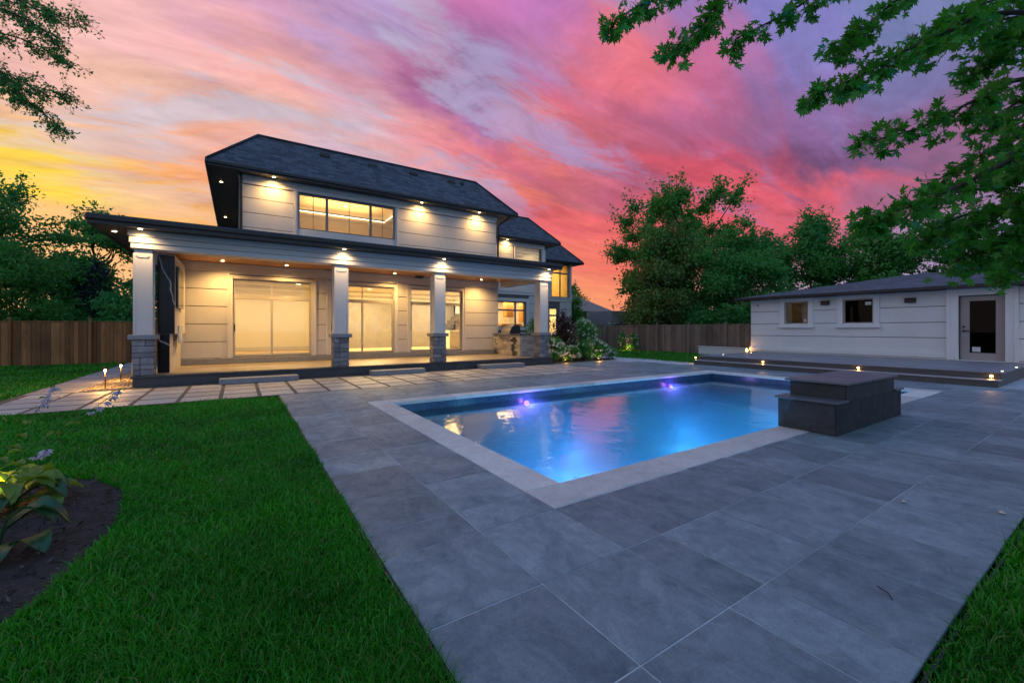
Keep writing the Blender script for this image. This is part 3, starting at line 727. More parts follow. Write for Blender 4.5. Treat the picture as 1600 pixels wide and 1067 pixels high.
# cedar plank ceiling
pc = obj('porch_ceiling', MB().box(XS0 + .45, XS1 - .5, YFZ + .5, YB - .062, 3.80, 3.84), DARK, house)
nb = 24; wb = (YB - .07 - YFZ - .51) / nb
for i in range(nb): obj('plank', MB().box(XS0 + .46, XS1 - .51, YFZ + .505 + wb * i, YFZ + .505 + wb * (i + 1) - .006, 3.778, 3.80, .003), WOODCEIL, pc)

# upper storey
UW0, UW1 = 0.02, 10.60
zup = [4.6, 5.12, 5.645, 6.17, 6.64]
UWIN = (fx(466), fx(617), 5.28, 6.64)
upper = wall_openings(UW0, UW1, 4.5, 7.0, [UWIN], YB + .05, YB + .28, GROOVE, house)
panels(upper, UW0 + .01, UW1 - .01, zup, YB, YB + .049, STUCCO, .02, [(UWIN[0] - .16, UWIN[1] + .16, 4, 7)])
obj('upper_frieze', MB().box(UW0, UW1, YB - .03, YB + .049, 6.66, 6.80, .006).box(UW0 - .02, UW1 + .02, YB - .06, YB + .049, 6.802, 6.97, .008), TRIM, house)
obj('window_surround', MB().box(UWIN[0] - .16, UWIN[0] - .05, YB - .05, YB + .06, 4.6, 6.655, .01).box(UWIN[0] - .045, UWIN[0], YB - .02, YB + .06, 4.6, 6.655, .008)
    .box(UWIN[1] + .05, UWIN[1] + .16, YB - .05, YB + .06, 4.6, 6.655, .01).box(UWIN[1], UWIN[1] + .045, YB - .02, YB + .06, 4.6, 6.655, .008).box(UWIN[0], UWIN[1], YB - .0, YB + .06, 4.6, 5.275, .008), TRIM, house)
def window(parent, x0, x1, z0, z1, y, mulls=(), bars=(), fw=.06, mat=FRAME, glassm=GLASS, depth=.09, hbars=()):
    """frame with mullions (thick) and glazing bars (thin), y = outer face"""
    m = MB().box(x0, x0 + fw, y, y + depth, z0, z1).box(x1 - fw, x1, y, y + depth, z0, z1).box(x0 + fw, x1 - fw, y, y + depth, z0, z0 + fw).box(x0 + fw, x1 - fw, y, y + depth, z1 - fw, z1)
    wn = obj('window', m, mat, parent)
    for q in mulls: obj('mullion', MB().box(q - .045, q + .045, y + .004, y + depth - .004, z0 + fw, z1 - fw), mat, wn)
    ed = [x0 + fw] + [e for q in mulls for e in (q - .045, q + .045)] + [x1 - fw]
    for a, b in zip(ed[::2], ed[1::2]): obj('pane', MB().box(a, b, y + .045, y + .051, z0 + fw, z1 - fw), glassm, wn)
    for q in bars: obj('glazing_bar', MB().box(q - .011, q + .011, y + .03, y + .044, z0 + fw, z1 - fw), mat, wn)
    for h in hbars:
        for a, b in zip(ed[::2], ed[1::2]): obj('glazing_bar', MB().box(a, b, y + .026, y + .042, h - .011, h + .011), mat, wn)
    return wn
window(house, *UWIN, YB + .065, (fx(511.5), fx(580)), (fx(490), fx(546.5), fx(598.5)), .055, FRAME, hbars=(6.02,))
# bedroom behind: tray ceiling with a cove of light
x0, x1, y0, y1 = .6, 7.4, YB + .29, YB + 5.2
OCHRE = M('tray_ceiling', (.66, .50, .26), (.62, .46, .23), .8, 1)
rm = MB(); rm.poly([(x0, y1, 4.7), (x0, y1, 7.3), (x1, y1, 7.3), (x1, y1, 4.7)]); rm.poly([(x0, y0, 4.7), (x0, y0, 7.3), (x0, y1, 7.3), (x0, y1, 4.7)]); rm.poly([(x1, y1, 4.7), (x1, y1, 7.3), (x1, y0, 7.3), (x1, y0, 4.7)])
obj('room_wall', rm, CREAM, house); obj('room_floor', MB().box(x0, x1, y0, y1, 4.6, 4.7), OAK, house)
obj('room_ceiling', MB().box(x0, x1, y0, y1, 7.22, 7.3), OCHRE, house)
cv = MB().box(x0, x1, y1 - .8, y1, 6.98, 7.06).box(x1 - 1.0, x1, y0, y1 - .802, 6.98, 7.06).box(x0, x0 + .7, y0, y1 - .802, 6.98, 7.06)
obj('cove', cv, CREAM, house)
COVE = emit('cove_strip', (1.0, .80, .48), 5.0)
obj('cove_light', MB().box(x0 + .7, x1 - 1.0, y1 - .80, y1 - .76, 7.065, 7.10).box(x1 - 1.0, x1 - .96, y0 + .1, y1 - .8, 7.065, 7.10), COVE, house)
for X, Y in ((2.6, 19.6), (4.2, 20.6), (5.4, 19.0)):
    obj('ceiling_light', MB().lathe((X, Y, 7.205), [(.06, 0), (.06, .014)], 12), BULB, house)
lamp('room_lamp', 'AREA', (4.0, 20.2, 6.6), 130, (1.0, .66, .28), house, direction=(0, 0, 1), size=(3, 2)); lamp('room_lamp', 'AREA', (4.0, 20.2, 6.5), 90, (1.0, .66, .28), house, direction=(0, 0, -1), size=(3, 2))

# steep hipped roofs with flat tops: main block and the two set-back wings
def hip_block(X0, X1, Yf, Yb_, ez, run=1.52, rise=1.72, ov=.52, name='roof'):
    """X0, X1, Yf: wall faces; eaves overhang by ov"""
    a, b, f, r = X0 - ov - .38, X1 + ov + .38, Yf - ov, Yb_
    z = ez
    roof = roof_mesh(name, [[(a, f, z), (b, f, z), (b - run, f + run, z + rise), (a + run, f + run, z + rise)],
                     [(a, r, z), (a, f, z), (a + run, f + run, z + rise), (a + run, r, z + rise)],
                     [(b, f, z), (b, r, z), (b - run, r, z + rise), (b - run, f + run, z + rise)],
                     [(a + run, f + run, z + rise), (b - run, f + run, z + rise), (b - run, r, z + rise + .05), (a + run, r, z + rise + .05)]], ROOF, house)
    obj('ridge_cap', MB().tube([(a + run, f + run, z + rise + .01), (b - run, f + run, z + rise + .01)], .055, 6).tube([(a, f, z + .02), (a + run, f + run, z + rise + .02)], .05, 6).tube([(b, f, z + .02), (b - run, f + run, z + rise + .02)], .05, 6), M('ridge', (.03, .034, .045), None, .9), roof, True)
    obj('gutter', MB().box(a - .04, b + .04, f - .05, f + .07, z - .12, z + .015, .025).box(a + .01, b - .01, f + .0, f + .068, z - .17, z - .12).box(a - .05, a + .07, f + .072, r, z - .12, z + .015, .025).box(b - .07, b + .05, f + .072, r, z - .12, z + .015, .025), DARK, roof)
    obj('soffit', MB().box(a + .05, b - .05, f + .07, Yf + .06, z - .155, z - .135).box(a + .05, X0 + .02, Yf + .062, r, z - .155, z - .135).box(X1 - .02, b - .05, Yf + .062, r, z - .155, z - .135), SOFFIT, roof)
    return roof
UEZ = 7.12
mroof = hip_block(UW0, UW1, YB, 27.5, UEZ)
for u, v in ((507, 243), (581, 260), (645, 272), (704, 285), (721, 287)):
    p = at_y(u, v, YB + .75); s_ = .14 if u < 715 else .05
    obj('roof_vent', MB().box(p[0] - s_ * 1.3, p[0] + s_ * 1.3, p[1] - .16, p[1] + .3, p[2] - .12, p[2] + .05, .02), DARK, mroof)
obj('side_wall', MB().box(UW0, UW0 + .2, YB + .29, 27, 4.5, 7.0).box(UW1 - .2, UW1, YB + .29, 27, 0, 7.0).box(UW0 + .2, UW1 - .2, 26.8, 27, 0, 7.0), STUCCO, house)
obj('downspout', MB().tube([(11.05, YB - .45, UEZ - .15), (10.98, YB - .40, UEZ - .28), (10.72, YB - .12, UEZ - .52), (10.66, YB - .05, UEZ - .62), (10.66, YB - .05, 4.75)], .045, 8), DARK, house, True)
obj('downspout', MB().box(UW0 + .02, UW0 + .11, YB - .10, YB - .015, 4.55, UEZ - .16, .01), DARK, house)

# second wing with the kitchen window
Y2 = 21.75; X2 = fx(851, Y2)
K = (at_y(770, 500, Y2)[0], fx(822, Y2), at_y(822, 511, Y2)[2], at_y(822, 472, Y2)[2])
U2 = (fx(806, Y2), fx(846, Y2), at_y(826, 408, Y2)[2], at_y(826, 385, Y2)[2])
w2 = wall_openings(HX1 - .3, X2, 0, 7.0, [K, U2], Y2 + .05, Y2 + .28, GROOVE, house)
panels(w2, HX1 - .1, X2, [.1, .7, 1.3, 1.9, 2.5, 3.1, 3.62], Y2, Y2 + .049, STUCCO, .022, [(K[0] - .2, K[1] + .22, K[2] - .25, K[3] + .22)])
panels(w2, HX1 - .1, X2, [4.0, 4.9, 5.6, 6.12, 6.64], Y2, Y2 + .049, STUCCO, .02, [(U2[0] - .2, U2[1] + .2, U2[2] - .2, 6.6)])
obj('string_course', MB().box(HX1 - .1, X2 + .03, Y2 - .04, Y2 + .049, 3.63, 3.80, .01).box(HX1 - .1, X2 + .05, Y2 - .07, Y2 + .049, 3.802, 3.99, .01), TRIM, house)
obj('window_surround', MB().box(K[1], K[1] + .2, Y2 - .05, Y2 + .06, K[2] - .2, K[3] + .2, .01).box(K[0], K[1], Y2 - .05, Y2 + .06, K[3], K[3] + .2, .01).box(K[0], K[1], Y2 - .07, Y2 + .06, K[2] - .2, K[2], .01), TRIM, house)
window(house, *K, Y2 + .07, (fx(806.5, Y2),), (), .07, hbars=())
obj('window_rail', MB().box(K[0] + .07, K[1] - .07, Y2 + .075, Y2 + .11, 2.62, 2.72), FRAME, house)
room(HX1 + .1, X2 - .05, Y2 + .3, Y2 + 4, .5, 3.5, 300)
HONEY = woodm('honey_wood', (.50, .27, .07), (.38, .19, .05), (1, 1, 10), .5, .1)
kx = fx(792, Y2 + 2)
obj('kitchen_cabinet', MB().box(kx, kx + .55, Y2 + 2, Y2 + 2.5, 2.3, 3.4, .01).box(kx - .4, kx + 1.2, Y2 + 2, Y2 + 2.5, .5, 1.85, .01).box(kx + .9, kx + 1.5, Y2 + 1.4, Y2 + 1.9, 1.95, 3.4, .01), HONEY, house)
obj('upper_frieze', MB().box(HX1 - .1, X2, Y2 - .03, Y2 + .049, 6.66, 6.97, .008), TRIM, house)
obj('window_surround', MB().box(U2[0] - .12, U2[0], Y2 - .05, Y2 + .06, 4.0, 6.65, .01).box(U2[1], U2[1] + .3, Y2 - .05, Y2 + .06, 4.0, 6.65, .01).box(U2[0], U2[1], Y2 - .04, Y2 + .06, U2[3], 6.65, .01), TRIM, house)
n_ = window(house, *U2, Y2 + .07, (), (), .06)
obj('blind', MB().box(U2[0] + .06, U2[1] - .06, Y2 + .2, Y2 + .204, U2[2], U2[3]), ZEBRA, n_)
lamp('room_lamp', 'AREA', ((U2[0] + U2[1]) / 2, Y2 + 1.6, 6.6), 60, (1.0, .74, .4), house, direction=(0, 0, -1), size=(1.5, 1.5))
obj('room_wall', MB().box(HX1, X2 - .05, Y2 + 3, Y2 + 3.1, 4.4, 7.0).box(HX1, X2 - .05, Y2 + .3, Y2 + 3, 6.9, 7.0), CREAM, house)
hip_block(HX1 + .6, X2, Y2, 30, UEZ)
# third wing with tall windows
Y3 = 27.1; X3 = fx(893, Y3)
L3 = (fx(858, Y3), fx(872, Y3), 1.0, at_y(866, 481, Y3)[2]); U3 = (fx(862, Y3), fx(890, Y3), at_y(876, 465, Y3)[2], 6.9)
w3 = wall_openings(X2 - .3, X3, 0, 7.0, [L3, U3], Y3 + .05, Y3 + .28, GROOVE, house)
panels(w3, X2 - .1, X3, [.1, .7, 1.3, 1.9, 2.5, 3.1, 3.75], Y3, Y3 + .049, STUCCO, .022, [(L3[0] - .05, L3[1] + .2, 0, L3[3] + .12)])
obj('string_course', MB().box(X2 - .1, X3 + .03, Y3 - .04, Y3 + .049, 3.76, 4.0, .01).box(X2 - .1, X3 + .06, Y3 - .09, Y3 + .049, 4.002, U3[2] - .01, .01), TRIM, house)
obj('corner_trim', MB().box(U3[1], X3, Y3 - .03, Y3 + .049, U3[2], 6.97, .01).box(X2, U3[0], Y3 - .03, Y3 + .049, U3[2], 6.97, .01), TRIM, house)
window(house, *U3, Y3 + .07, ((U3[0] + U3[1]) / 2,), (), .08)
obj('window_rail', MB().box(U3[0] + .08, U3[1] - .08, Y3 + .06, Y3 + .12, 6.1, 6.22), FRAME, house)
window(house, *L3, Y3 + .07, (), (), .1)
obj('window_rail', MB().box(L3[0] + .1, L3[1] - .1, Y3 + .06, Y3 + .12, 2.55, 2.68), FRAME, house)
obj('wing_wall', MB().box(X3 - .2, X3, Y3 + .29, 33, 0, 7.0).box(X2 - .2, X2, Y2 + .29, Y3 + .05, 0, 7.0), STUCCO, house)
room(X2 + .1, X3 - .25, Y3 + .3, Y3 + 3.5, .4, 3.6, 300)
CURT = M('curtain', (.72, .55, .22), (.62, .46, .17), .8, 12, stretch=(8, 1, .1))
room(X2 + .1, X3 - .25, Y3 + .3, Y3 + 3.5, 4.1, 6.95, 330, CURT, OAK)
hip_block(X2 + .6, X3, Y3, 34, UEZ)

# recessed lights
def soffit_light(X, Y, z, power, spot=150, r=.045, col=WARM, lens=BULB, aim=(0, 0, -1)):
    o = obj('recessed_light', MB().lathe((X, Y, z - .012), [(r + .025, 0), (r + .028, .011)], 14), TRIM, house)
    obj('lens', MB().lathe((X, Y, z - .018), [(r, 0), (r, .005)], 14), lens, o)
    lamp('recessed_lamp', 'SPOT', (X, Y, z - .035), power, col, house, .05, spot, 1.0, aim)
for u in (219, 538, 694, 858): soffit_light(at_y(u, 390, YS - .22)[0], YS - .22, EZ - .002, 95, 150, aim=(0, .05, -1), col=(1.0, .66, .32))
soffit_light(-2.66, 14.6, EZ - .002, 80, 165)
for X in (-.43, 1.45, 5.35, 9.37): soffit_light(X, 16.9, 3.776, 360, 150)
for X in (.8, 4.1, 7.6): soffit_light(X, 15.4, 3.776, 90, 150)
for u in (428, 659, 749): soffit_light(at_y(u, 300, YB - .34)[0], YB - .34, UEZ - .157, 200, 160, aim=(0, .1, -1))
for Y in (18.9, 24.7): soffit_light(-.52, Y, UEZ - .157, 18, 160)
soffit_light(at_y(793, 371, Y2 - .22)[0], Y2 - .22, UEZ - .157, 170, 160, aim=(0, .1, -1))

# ------------------------------------------------------------------ things on and by the porch
for u0, u1, v in ((341, 467, 600), (581, 665, 587), (753, 820, 578)):
    xa, xb = at_z(u0 + 1, v + 2)[0], at_z(u1, v - 7)[0]
    xa, xb = at_y(u0 + 1, v, 13.62)[0], at_y(u1, v, 13.62)[0]
    s_ = obj('step_slab', MB().box(xa, xb, 13.62, 14.06, .006, .155, .012), CAPSTONE)
    tag(s_, {341: 'long grey stone step slab below the first sliding door nearest the fireplace', 581: 'grey stone step slab between the second and third porch columns', 753: 'short grey stone step slab below the outdoor kitchen'}[u0], 'step', 'stone steps along the porch edge')

fp = thing('outdoor_fireplace', 'tall black-marble-faced fireplace wall at the left end of the porch', 'fireplace', (-1.9, 15.6, SZ))
fxa = at_y(246, 500, 14.75)[0]; fxb = at_y(273, 500, 14.75)[0]; fxl = at_y(265, 500, 14.75)[0]
CW_ = CREAM
obj('core_wall', MB().box(fxa, fxl - .005, 14.79, YB - .14, SZ + .002, 1.36).box(fxa, fxb - .005, 14.79, YB - .07, 1.362, 3.55), STUCCO, fp)
obj('marble_slab', MB().box(fxa, fxb, 14.75, 14.788, 2.45, 3.50, .002), MARBLE, fp); obj('marble_slab', MB().box(fxa, fxb, 14.75, 14.788, 1.375, 2.445, .002), MARBLE, fp)
obj('marble_slab', MB().box(fxa, fxl, 14.75, 14.788, .31, 1.36, .002), MARBLE, fp)
obj('fire_screen', MB().box(fxb - .004, fxb + .03, 15.5, 16.5, 1.08, 1.60, .004), M('film', (.35, .5, .75), (.75, .8, .9), .15, 2.5, stretch=(1, 3, 1)), fp)
tv = obj('television', MB().box(fxb + .002, fxb + .06, 15.0, 16.3, 2.1, 3.25, .008), M('screen', (.008, .008, .01), None, .12))
tag(tv, 'flat black television mounted on the fireplace wall under the porch', 'television')
for q, (u, v, nm) in enumerate(((514, 418, 'black outdoor speaker beside the second porch column'), (655, 431, 'black outdoor speaker near the third porch column'))):
    p = at_y(u, v, YB - .25); s_ = thing('speaker', nm + ', hung under the cedar ceiling', 'speaker', p, 'porch ceiling speakers')
    m = MB(); m.prism([(p[0] - .16, p[1] - .1, p[2] - .1), (p[0] + .16, p[1] - .1, p[2] - .1), (p[0] + .13, p[1] - .14, p[2] + .1), (p[0] - .13, p[1] - .14, p[2] + .1)], (0, .2, 0))
    obj('cabinet', m, BLACK, s_); obj('bracket', MB().box(p[0] - .03, p[0] + .03, p[1], p[1] + .04, p[2] + .09, 3.777), DARK, s_)

# outdoor kitchen: pale stone island with steel doors, dark niche and counter
ki = thing('kitchen_island', 'pale stacked-stone outdoor kitchen island at the right end of the porch', 'island', (10.75, 16.3, SZ))
KX0, KX1, KY0, KY1 = 10.34, 11.12, 15.15, 17.42
obj('core', MB().box(KX0 + .07, KX1 - .05, KY0 + .07, KY1 - .02, SZ + .002, 1.24), M('niche_dark', (.10, .085, .06), None, .7), ki)
z = SZ + .003; n = 9; h = (1.235 - z) / n
for q in range(n):
    y = KY0
    while y < KY1 - .03:
        L = min(random.uniform(.22, .46), KY1 - y)
        if KY1 - y - L < .1: L = KY1 - y
        yc = y + L / 2
        clear = (15.5 < yc < 15.86 and q < 8) or (17.0 < yc < 17.3 and 0 <= q < 7)
        if not clear: obj('stone', MB().box(KX0 - random.uniform(0, .015), KX0 + .068, y + .003, y + L - .003, z + h * q + .003, z + h * (q + 1) - .003, .008), PALESTONE, ki)
        y += L
    x = KX0 + .07
    while x < KX1 - .03:
        L = min(random.uniform(.2, .4), KX1 - x)
        if KX1 - x - L < .1: L = KX1 - x
        obj('stone', MB().box(x + .003, x + L - .003, KY0 - random.uniform(0, .015), KY0 + .068, z + h * q + .003, z + h * (q + 1) - .003, .008), PALESTONE, ki); x += L
obj('counter_top', MB().box(KX0 - .05, KX1 + .02, KY0 - .05, 15.92, 1.24, 1.285, .006).box(KX0 - .05, KX1 + .02, 16.86, KY1 + .02, 1.24, 1.285, .006).box(KX1 - .2, KX1 + .018, 15.922, 16.858, 1.24, 1.285, .006), DARKSLAB, ki)
obj('cabinet_door', MB().box(KX0 + .03, KX0 + .066, 17.0, 17.3, .38, 1.05, .006), STEEL, ki)
gr = thing('grill', 'stainless steel built-in gas grill with closed hood on the stone island', 'grill', (10.7, 16.4, 1.24))
prof = [(KX0 + .02, 1.30), (KX0 + .02, 1.40), (KX0 + .10, 1.56), (KX0 + .24, 1.66), (KX0 + .42, 1.68), (KX0 + .55, 1.60), (KX0 + .58, 1.30)]
obj('hood', MB().prism([(a, 15.99, b) for a, b in prof], (0, .80, 0)), STEEL, gr)
obj('hood_end', MB().prism([(a, 15.955, b) for a, b in [(x if i not in (0, 1) else x - .015, zz + (.015 if i > 1 and i < 6 else 0)) for i, (x, zz) in enumerate(prof)]], (0, .034, 0)), DARK, gr)
obj('hood_end', MB().prism([(a, 16.791, b) for a, b in [(x if i not in (0, 1) else x - .015, zz + (.015 if i > 1 and i < 6 else 0)) for i, (x, zz) in enumerate(prof)]], (0, .034, 0)), DARK, gr)
obj('handle', MB().tube([(KX0 - .03, 16.05, 1.47), (KX0 - .05, 16.05, 1.47), (KX0 - .05, 16.73, 1.47), (KX0 - .03, 16.73, 1.47)], .014, 8), STEEL, gr, True)
obj('control_panel', MB().box(KX0 - .07, KX0 + .06, 15.96, 16.82, 1.10, 1.295, .012), STEEL, gr)
for i in range(5):
    yk = 16.06 + i * .165; obj('knob', MB().tube([(KX0 - .072, yk, 1.20), (KX0 - .105, yk, 1.20)], .026, 12), BLACK, gr)
obj('cook_box', MB().box(KX0 + .065, KX0 + .6, 15.96, 16.82, 1.2405, 1.298), DARK, gr)

for i, (X, Y) in enumerate(((-2.80, 14.42), (-2.80, 16.1))):
    pl = thing('path_light', ('nearer' if i == 0 else 'farther') + ' of two small lit mushroom path lights in the gravel', 'path light', (X, Y, 0), 'path lights by the porch')
    obj('stake', MB().tube([(X, Y, .0), (X, Y, .43)], .013, 8), M('bronze', (.05, .028, .018), None, .45, metal=.6), pl, True)
    obj('lens', MB().lathe((X, Y, .43), [(.018, 0), (.024, .03), (.02, .05)], 10), BULB, pl, True)
    obj('hat', MB().lathe((X, Y, .49), [(.095, 0), (.085, .012), (.03, .05), (.008, .062)], 16), M('bronze_hat', (.06, .035, .02), None, .4, metal=.6), pl, True)
    lamp('path_lamp', 'POINT', (X - .035, Y - .035, .455), 48, (1.0, .5, .12), pl, .02)

# ------------------------------------------------------------------ raised deck and cabana
DX = 16.25; DY0, DY1 = 2.12, 10.6; DZ = .36; CX = 21.9; CY0, CY1 = .6, 11.2
DECKM = paving('deck_board', (.25, .25, .27), (.17, .17, .19), (3.0, .3, 1), .5, .25)
DECKR = M('deck_riser', (.105, .10, .10), (.075, .072, .075), .6, 6, .1, 60, stretch=(1, .3, 3))
dk = thing('raised_deck', 'low grey two-step deck in front of the white cabana', 'deck', (19, 6, 0))
obj('riser', MB().box(DX + .03, DX + .42, DY0 + .03, DY1 + .1, .004, .155), DECKR, dk); obj('riser', MB().box(DX + .42, CX - .01, DY0 + .03, DY1 + .1, .004, DZ - .03), DECKR, dk)
n = 4; L = (DY1 + .1 - DY0) / n
for i in range(n): obj('step_board', MB().box(DX, DX + .42, DY0 + L * i + .002, DY0 + L * (i + 1) - .002, .155, .182, .006), M('tread', (.36, .35, .36), (.28, .27, .28), .5, 3) if i == 0 else bpy.data.materials['tread'], dk)
bw = .145; nb = int((CX - DX - .41) / bw)
for i in range(nb): obj('deck_board', MB().box(DX + .39 + bw * i, DX + .39 + bw * (i + 1) - .005, DY0, DY1 + .12, DZ - .03, DZ, .004), DECKM, dk)
for i, u in enumerate((1087, 1192, 1341, 1549)):
    Yl = at_x(u, 570, DX + .41)[1]
    l = obj('step_light', MB().tube([(DX + .425, Yl, .255), (DX + .405, Yl, .255)], .032, 12), AMBERBULB, dk)
    obj('bezel', MB().tube([(DX + .424, Yl, .255), (DX + .412, Yl, .255)], .045, 12), STEEL, l)
    lamp('step_lamp', 'SPOT', (DX + .39, Yl, .255), 5.0, AMBER, dk, .02, 150, .6, (-1, 0, -.55))
for (u, v) in ((1130, 554), (1169, 551), (1566, 580), (1589, 574)):
    p = at_z(u, v, DZ)
    Xp, Yp = min(max(p[0], DX + .5), CX - .3), min(max(p[1], DY0 + .08), DY1 - .1)
    obj('deck_dot_light', MB().lathe((Xp, Yp, DZ + .001), [(.024, 0), (.022, .006)], 10), emit('dot_lens', (1, .85, .6), 9.0) if 'dot_lens' not in bpy.data.materials else bpy.data.materials['dot_lens'], dk)

cab = thing('cabana', 'single-storey white cabana with dark low-pitched roof and a glazed door', 'cabana', (26, 6, 0))
def cy(u): return at_x(u, 500, CX)[1]
def cz(u, v): return at_x(u, v, CX)[2]
# openings on the front face (in Y and Z)
DR = (cy(1571), cy(1498)); WA = (cy(1263), cy(1226)); WB = (cy(1365), cy(1317))
WZ0, WZ1 = 1.72, 2.78; WZB0, WZB1 = 1.72, 2.78
dz0, dz1 = DZ + .03, 2.70
cholesY = [(DR[0], DR[1], DZ - .4, dz1), (WA[0], WA[1], WZ0, WZ1), (WB[0], WB[1], WZB0, WZB1)]
def ywall(y0, y1, z0, z1, holes, x0, x1, mat, parent, name='wall'):
    m = MB(); E_ = sorted({y0, y1, *[h[0] for h in holes], *[h[1] for h in holes]})
    for a, b in zip(E_, E_[1:]):
        zz = z0
        for h in sorted([h for h in holes if h[0] <= a + 1e-6 and h[1] >= b - 1e-6], key=lambda h: h[2]):
            if h[2] > zz: m.box(x0, x1, a, b, zz, h[2])
            zz = h[3]
        if zz < z1: m.box(x0, x1, a, b, zz, z1)
    return obj(name, m, mat, parent)
cw = ywall(CY0, CY1, 0, 3.02, cholesY, CX + .04, CX + .24, GROOVE, cab)
tr = .2
for za, zb in zip([.62, 1.17, 1.75, 2.35], [1.17, 1.75, 2.35, 2.95]):
    segs = [(CY0, CY1)]
    for h, t_ in ((cholesY[0], .3), (cholesY[1], tr), (cholesY[2], tr)):
        if h[3] > za + .02 and h[2] < zb - .06: segs = [s2 for a, b in segs for s2 in ((a, min(b, h[0] - t_)), (max(a, h[1] + t_), b)) if s2[1] - s2[0] > .04]
    for a, b in segs: obj('panel', MB().box(CX, CX + .039, a, b, za + .012, zb - .012, .004), WHITE_STUCCO, cw)
b0 = MB()
for a, b in ((CY0, DR[0] - .02), (DR[1] + .02, CY1 + .04)): b0.box(CX - .07, CX + .039, a, b, DZ + .06, .60, .01); b0.box(CX - .04, CX + .039, a, b, .602, .63, .004); b0.box(CX - .03, CX + .039, a, b, DZ + .001, DZ + .06)
obj('base_moulding', b0, WHITE_TRIM, cab)
def cwin(Y0, Y1, z0, z1, glassm, inner):
    m = MB()
    m.box(CX - .05, CX + .06, Y0 - .18, Y0, z0 - .02, z1 + .16, .01); m.box(CX - .05, CX + .06, Y1, Y1 + .18, z0 - .02, z1 + .17, .01); m.box(CX - .05, CX + .06, Y0, Y1, z1, z1 + .17, .01)
    m.box(CX - .075, CX + .05, Y0 - .20, Y0 - .14, z0 - .02, z1 + .19, .006); m.box(CX - .075, CX + .05, Y1 + .14, Y1 + .20, z0 - .02, z1 + .19, .006)
    obj('window_surround', m, WHITE_TRIM, cab)
    obj('window_sill', MB().box(CX - .12, CX + .05, Y0 - .25, Y1 + .25, z0 - .17, z0 - .022, .012), WHITE_TRIM, cab)
    f = .06; wn = obj('window', MB().box(CX + .05, CX + .12, Y0, Y0 + f, z0, z1).box(CX + .05, CX + .12, Y1 - f, Y1, z0, z1).box(CX + .05, CX + .12, Y0 + f, Y1 - f, z0, z0 + f).box(CX + .05, CX + .12, Y0 + f, Y1 - f, z1 - f, z1), M('pinkish_frame', (.42, .36, .34), None, .5) if 'pinkish_frame' not in bpy.data.materials else bpy.data.materials['pinkish_frame'], cab)
    obj('pane', MB().box(CX + .085, CX + .091, Y0 + f, Y1 - f, z0 + f, z1 - f), glassm, wn)
    return wn
wa = cwin(*WA, WZ0, WZ1, GLASS, 0); wb = cwin(*WB, WZB0, WZB1, DARKGLASS, 0)
obj('curtain', MB().box(CX + .3, CX + .32, WA[0] - .05, WA[0] + .38, 1.7, 2.8), M('linen', (.42, .36, .28), (.32, .27, .2), .8, 9, stretch=(1, 6, .1)), wa)
ST = M('sticker', (.75, .75, .76), None, .5)
obj('sticker', MB().box(CX + .078, CX + .084, WA[0] + .13, WA[0] + .22, 1.84, 1.95), ST, wa); obj('sticker', MB().box(CX + .078, CX + .084, WB[0] + .10, WB[0] + .30, 2.5, 2.64), ST, wb)
INT = M('dim_room', (.30, .27, .22), None, .9)
obj('room_wall', MB().box(CX + 4.0, CX + 4.1, CY0 + .2, CY1 - .2, 0, 3.0).box(CX + .25, CX + 4, CY0 + .2, CY1 - .2, .3, .38).box(CX + .25, CX + 4, CY0 + .2, CY1 - .2, 2.9, 3.0).box(CX + .5, CX + 4, 8.35, 8.45, .3, 2.9), INT, cab)
lamp('room_lamp', 'POINT', (CX + 1.6, 9.6, 2.4), 9, (1, .72, .36), cab, .1)
# door with moulded surround
m = MB()
for a, b in ((DR[0] - .28, DR[0]), (DR[1], DR[1] + .28)): m.box(CX - .09, CX + .06, a, b, DZ + .001, dz1 + .24, .012)
m.box(CX - .09, CX + .06, DR[0], DR[1], dz1, dz1 + .24, .012); m.box(CX - .12, CX + .05, DR[0] - .30, DR[0] - .2, DZ + .001, dz1 + .27, .008); m.box(CX - .12, CX + .05, DR[1] + .2, DR[1] + .30, DZ + .001, dz1 + .27, .008); m.box(CX - .12, CX + .05, DR[0] - .2, DR[1] + .2, dz1 + .19, dz1 + .27, .008)
obj('door_surround', m, WHITE_TRIM, cab)
DOORM = M('door_paint', (.38, .33, .32), (.35, .30, .29), .45, 2)
a, b = DR[0] + .02, DR[1] - .02; st_ = b - cy(1514); sl = cy(1555) - a
cd = obj('door', MB().box(CX + .10, CX + .145, a, a + sl, dz0, dz1 - .02, .004).box(CX + .10, CX + .145, b - st_, b, dz0, dz1 - .02, .004).box(CX + .10, CX + .145, a + sl, b - st_, dz0, dz0 + .26, .004).box(CX + .10, CX + .145, a + sl, b - st_, dz1 - .2, dz1 - .02, .004), DOORM, cab)
obj('pane', MB().box(CX + .118, CX + .126, a + sl, b - st_, dz0 + .26, dz1 - .2), DARKGLASS, cd)
obj('handle', MB().box(CX + .055, CX + .099, b - .12, b - .06, 1.40, 1.46, .01).box(CX + .05, CX + .07, b - .27, b - .07, 1.415, 1.445, .008), BLACK, cd)
obj('deadbolt', MB().tube([(CX + .099, b - .09, 1.58), (CX + .06, b - .09, 1.58)], .036, 12), BLACK, cd)
obj('sticker', MB().box(CX + .110, CX + .115, b - st_ - .26, b - st_ - .06, dz0 + .30, dz0 + .47), ST, cd)
obj('threshold', MB().box(CX - .16, CX + .2, DR[0], DR[1], DZ + .001, dz0 - .005, .006), WHITE_TRIM, cab)
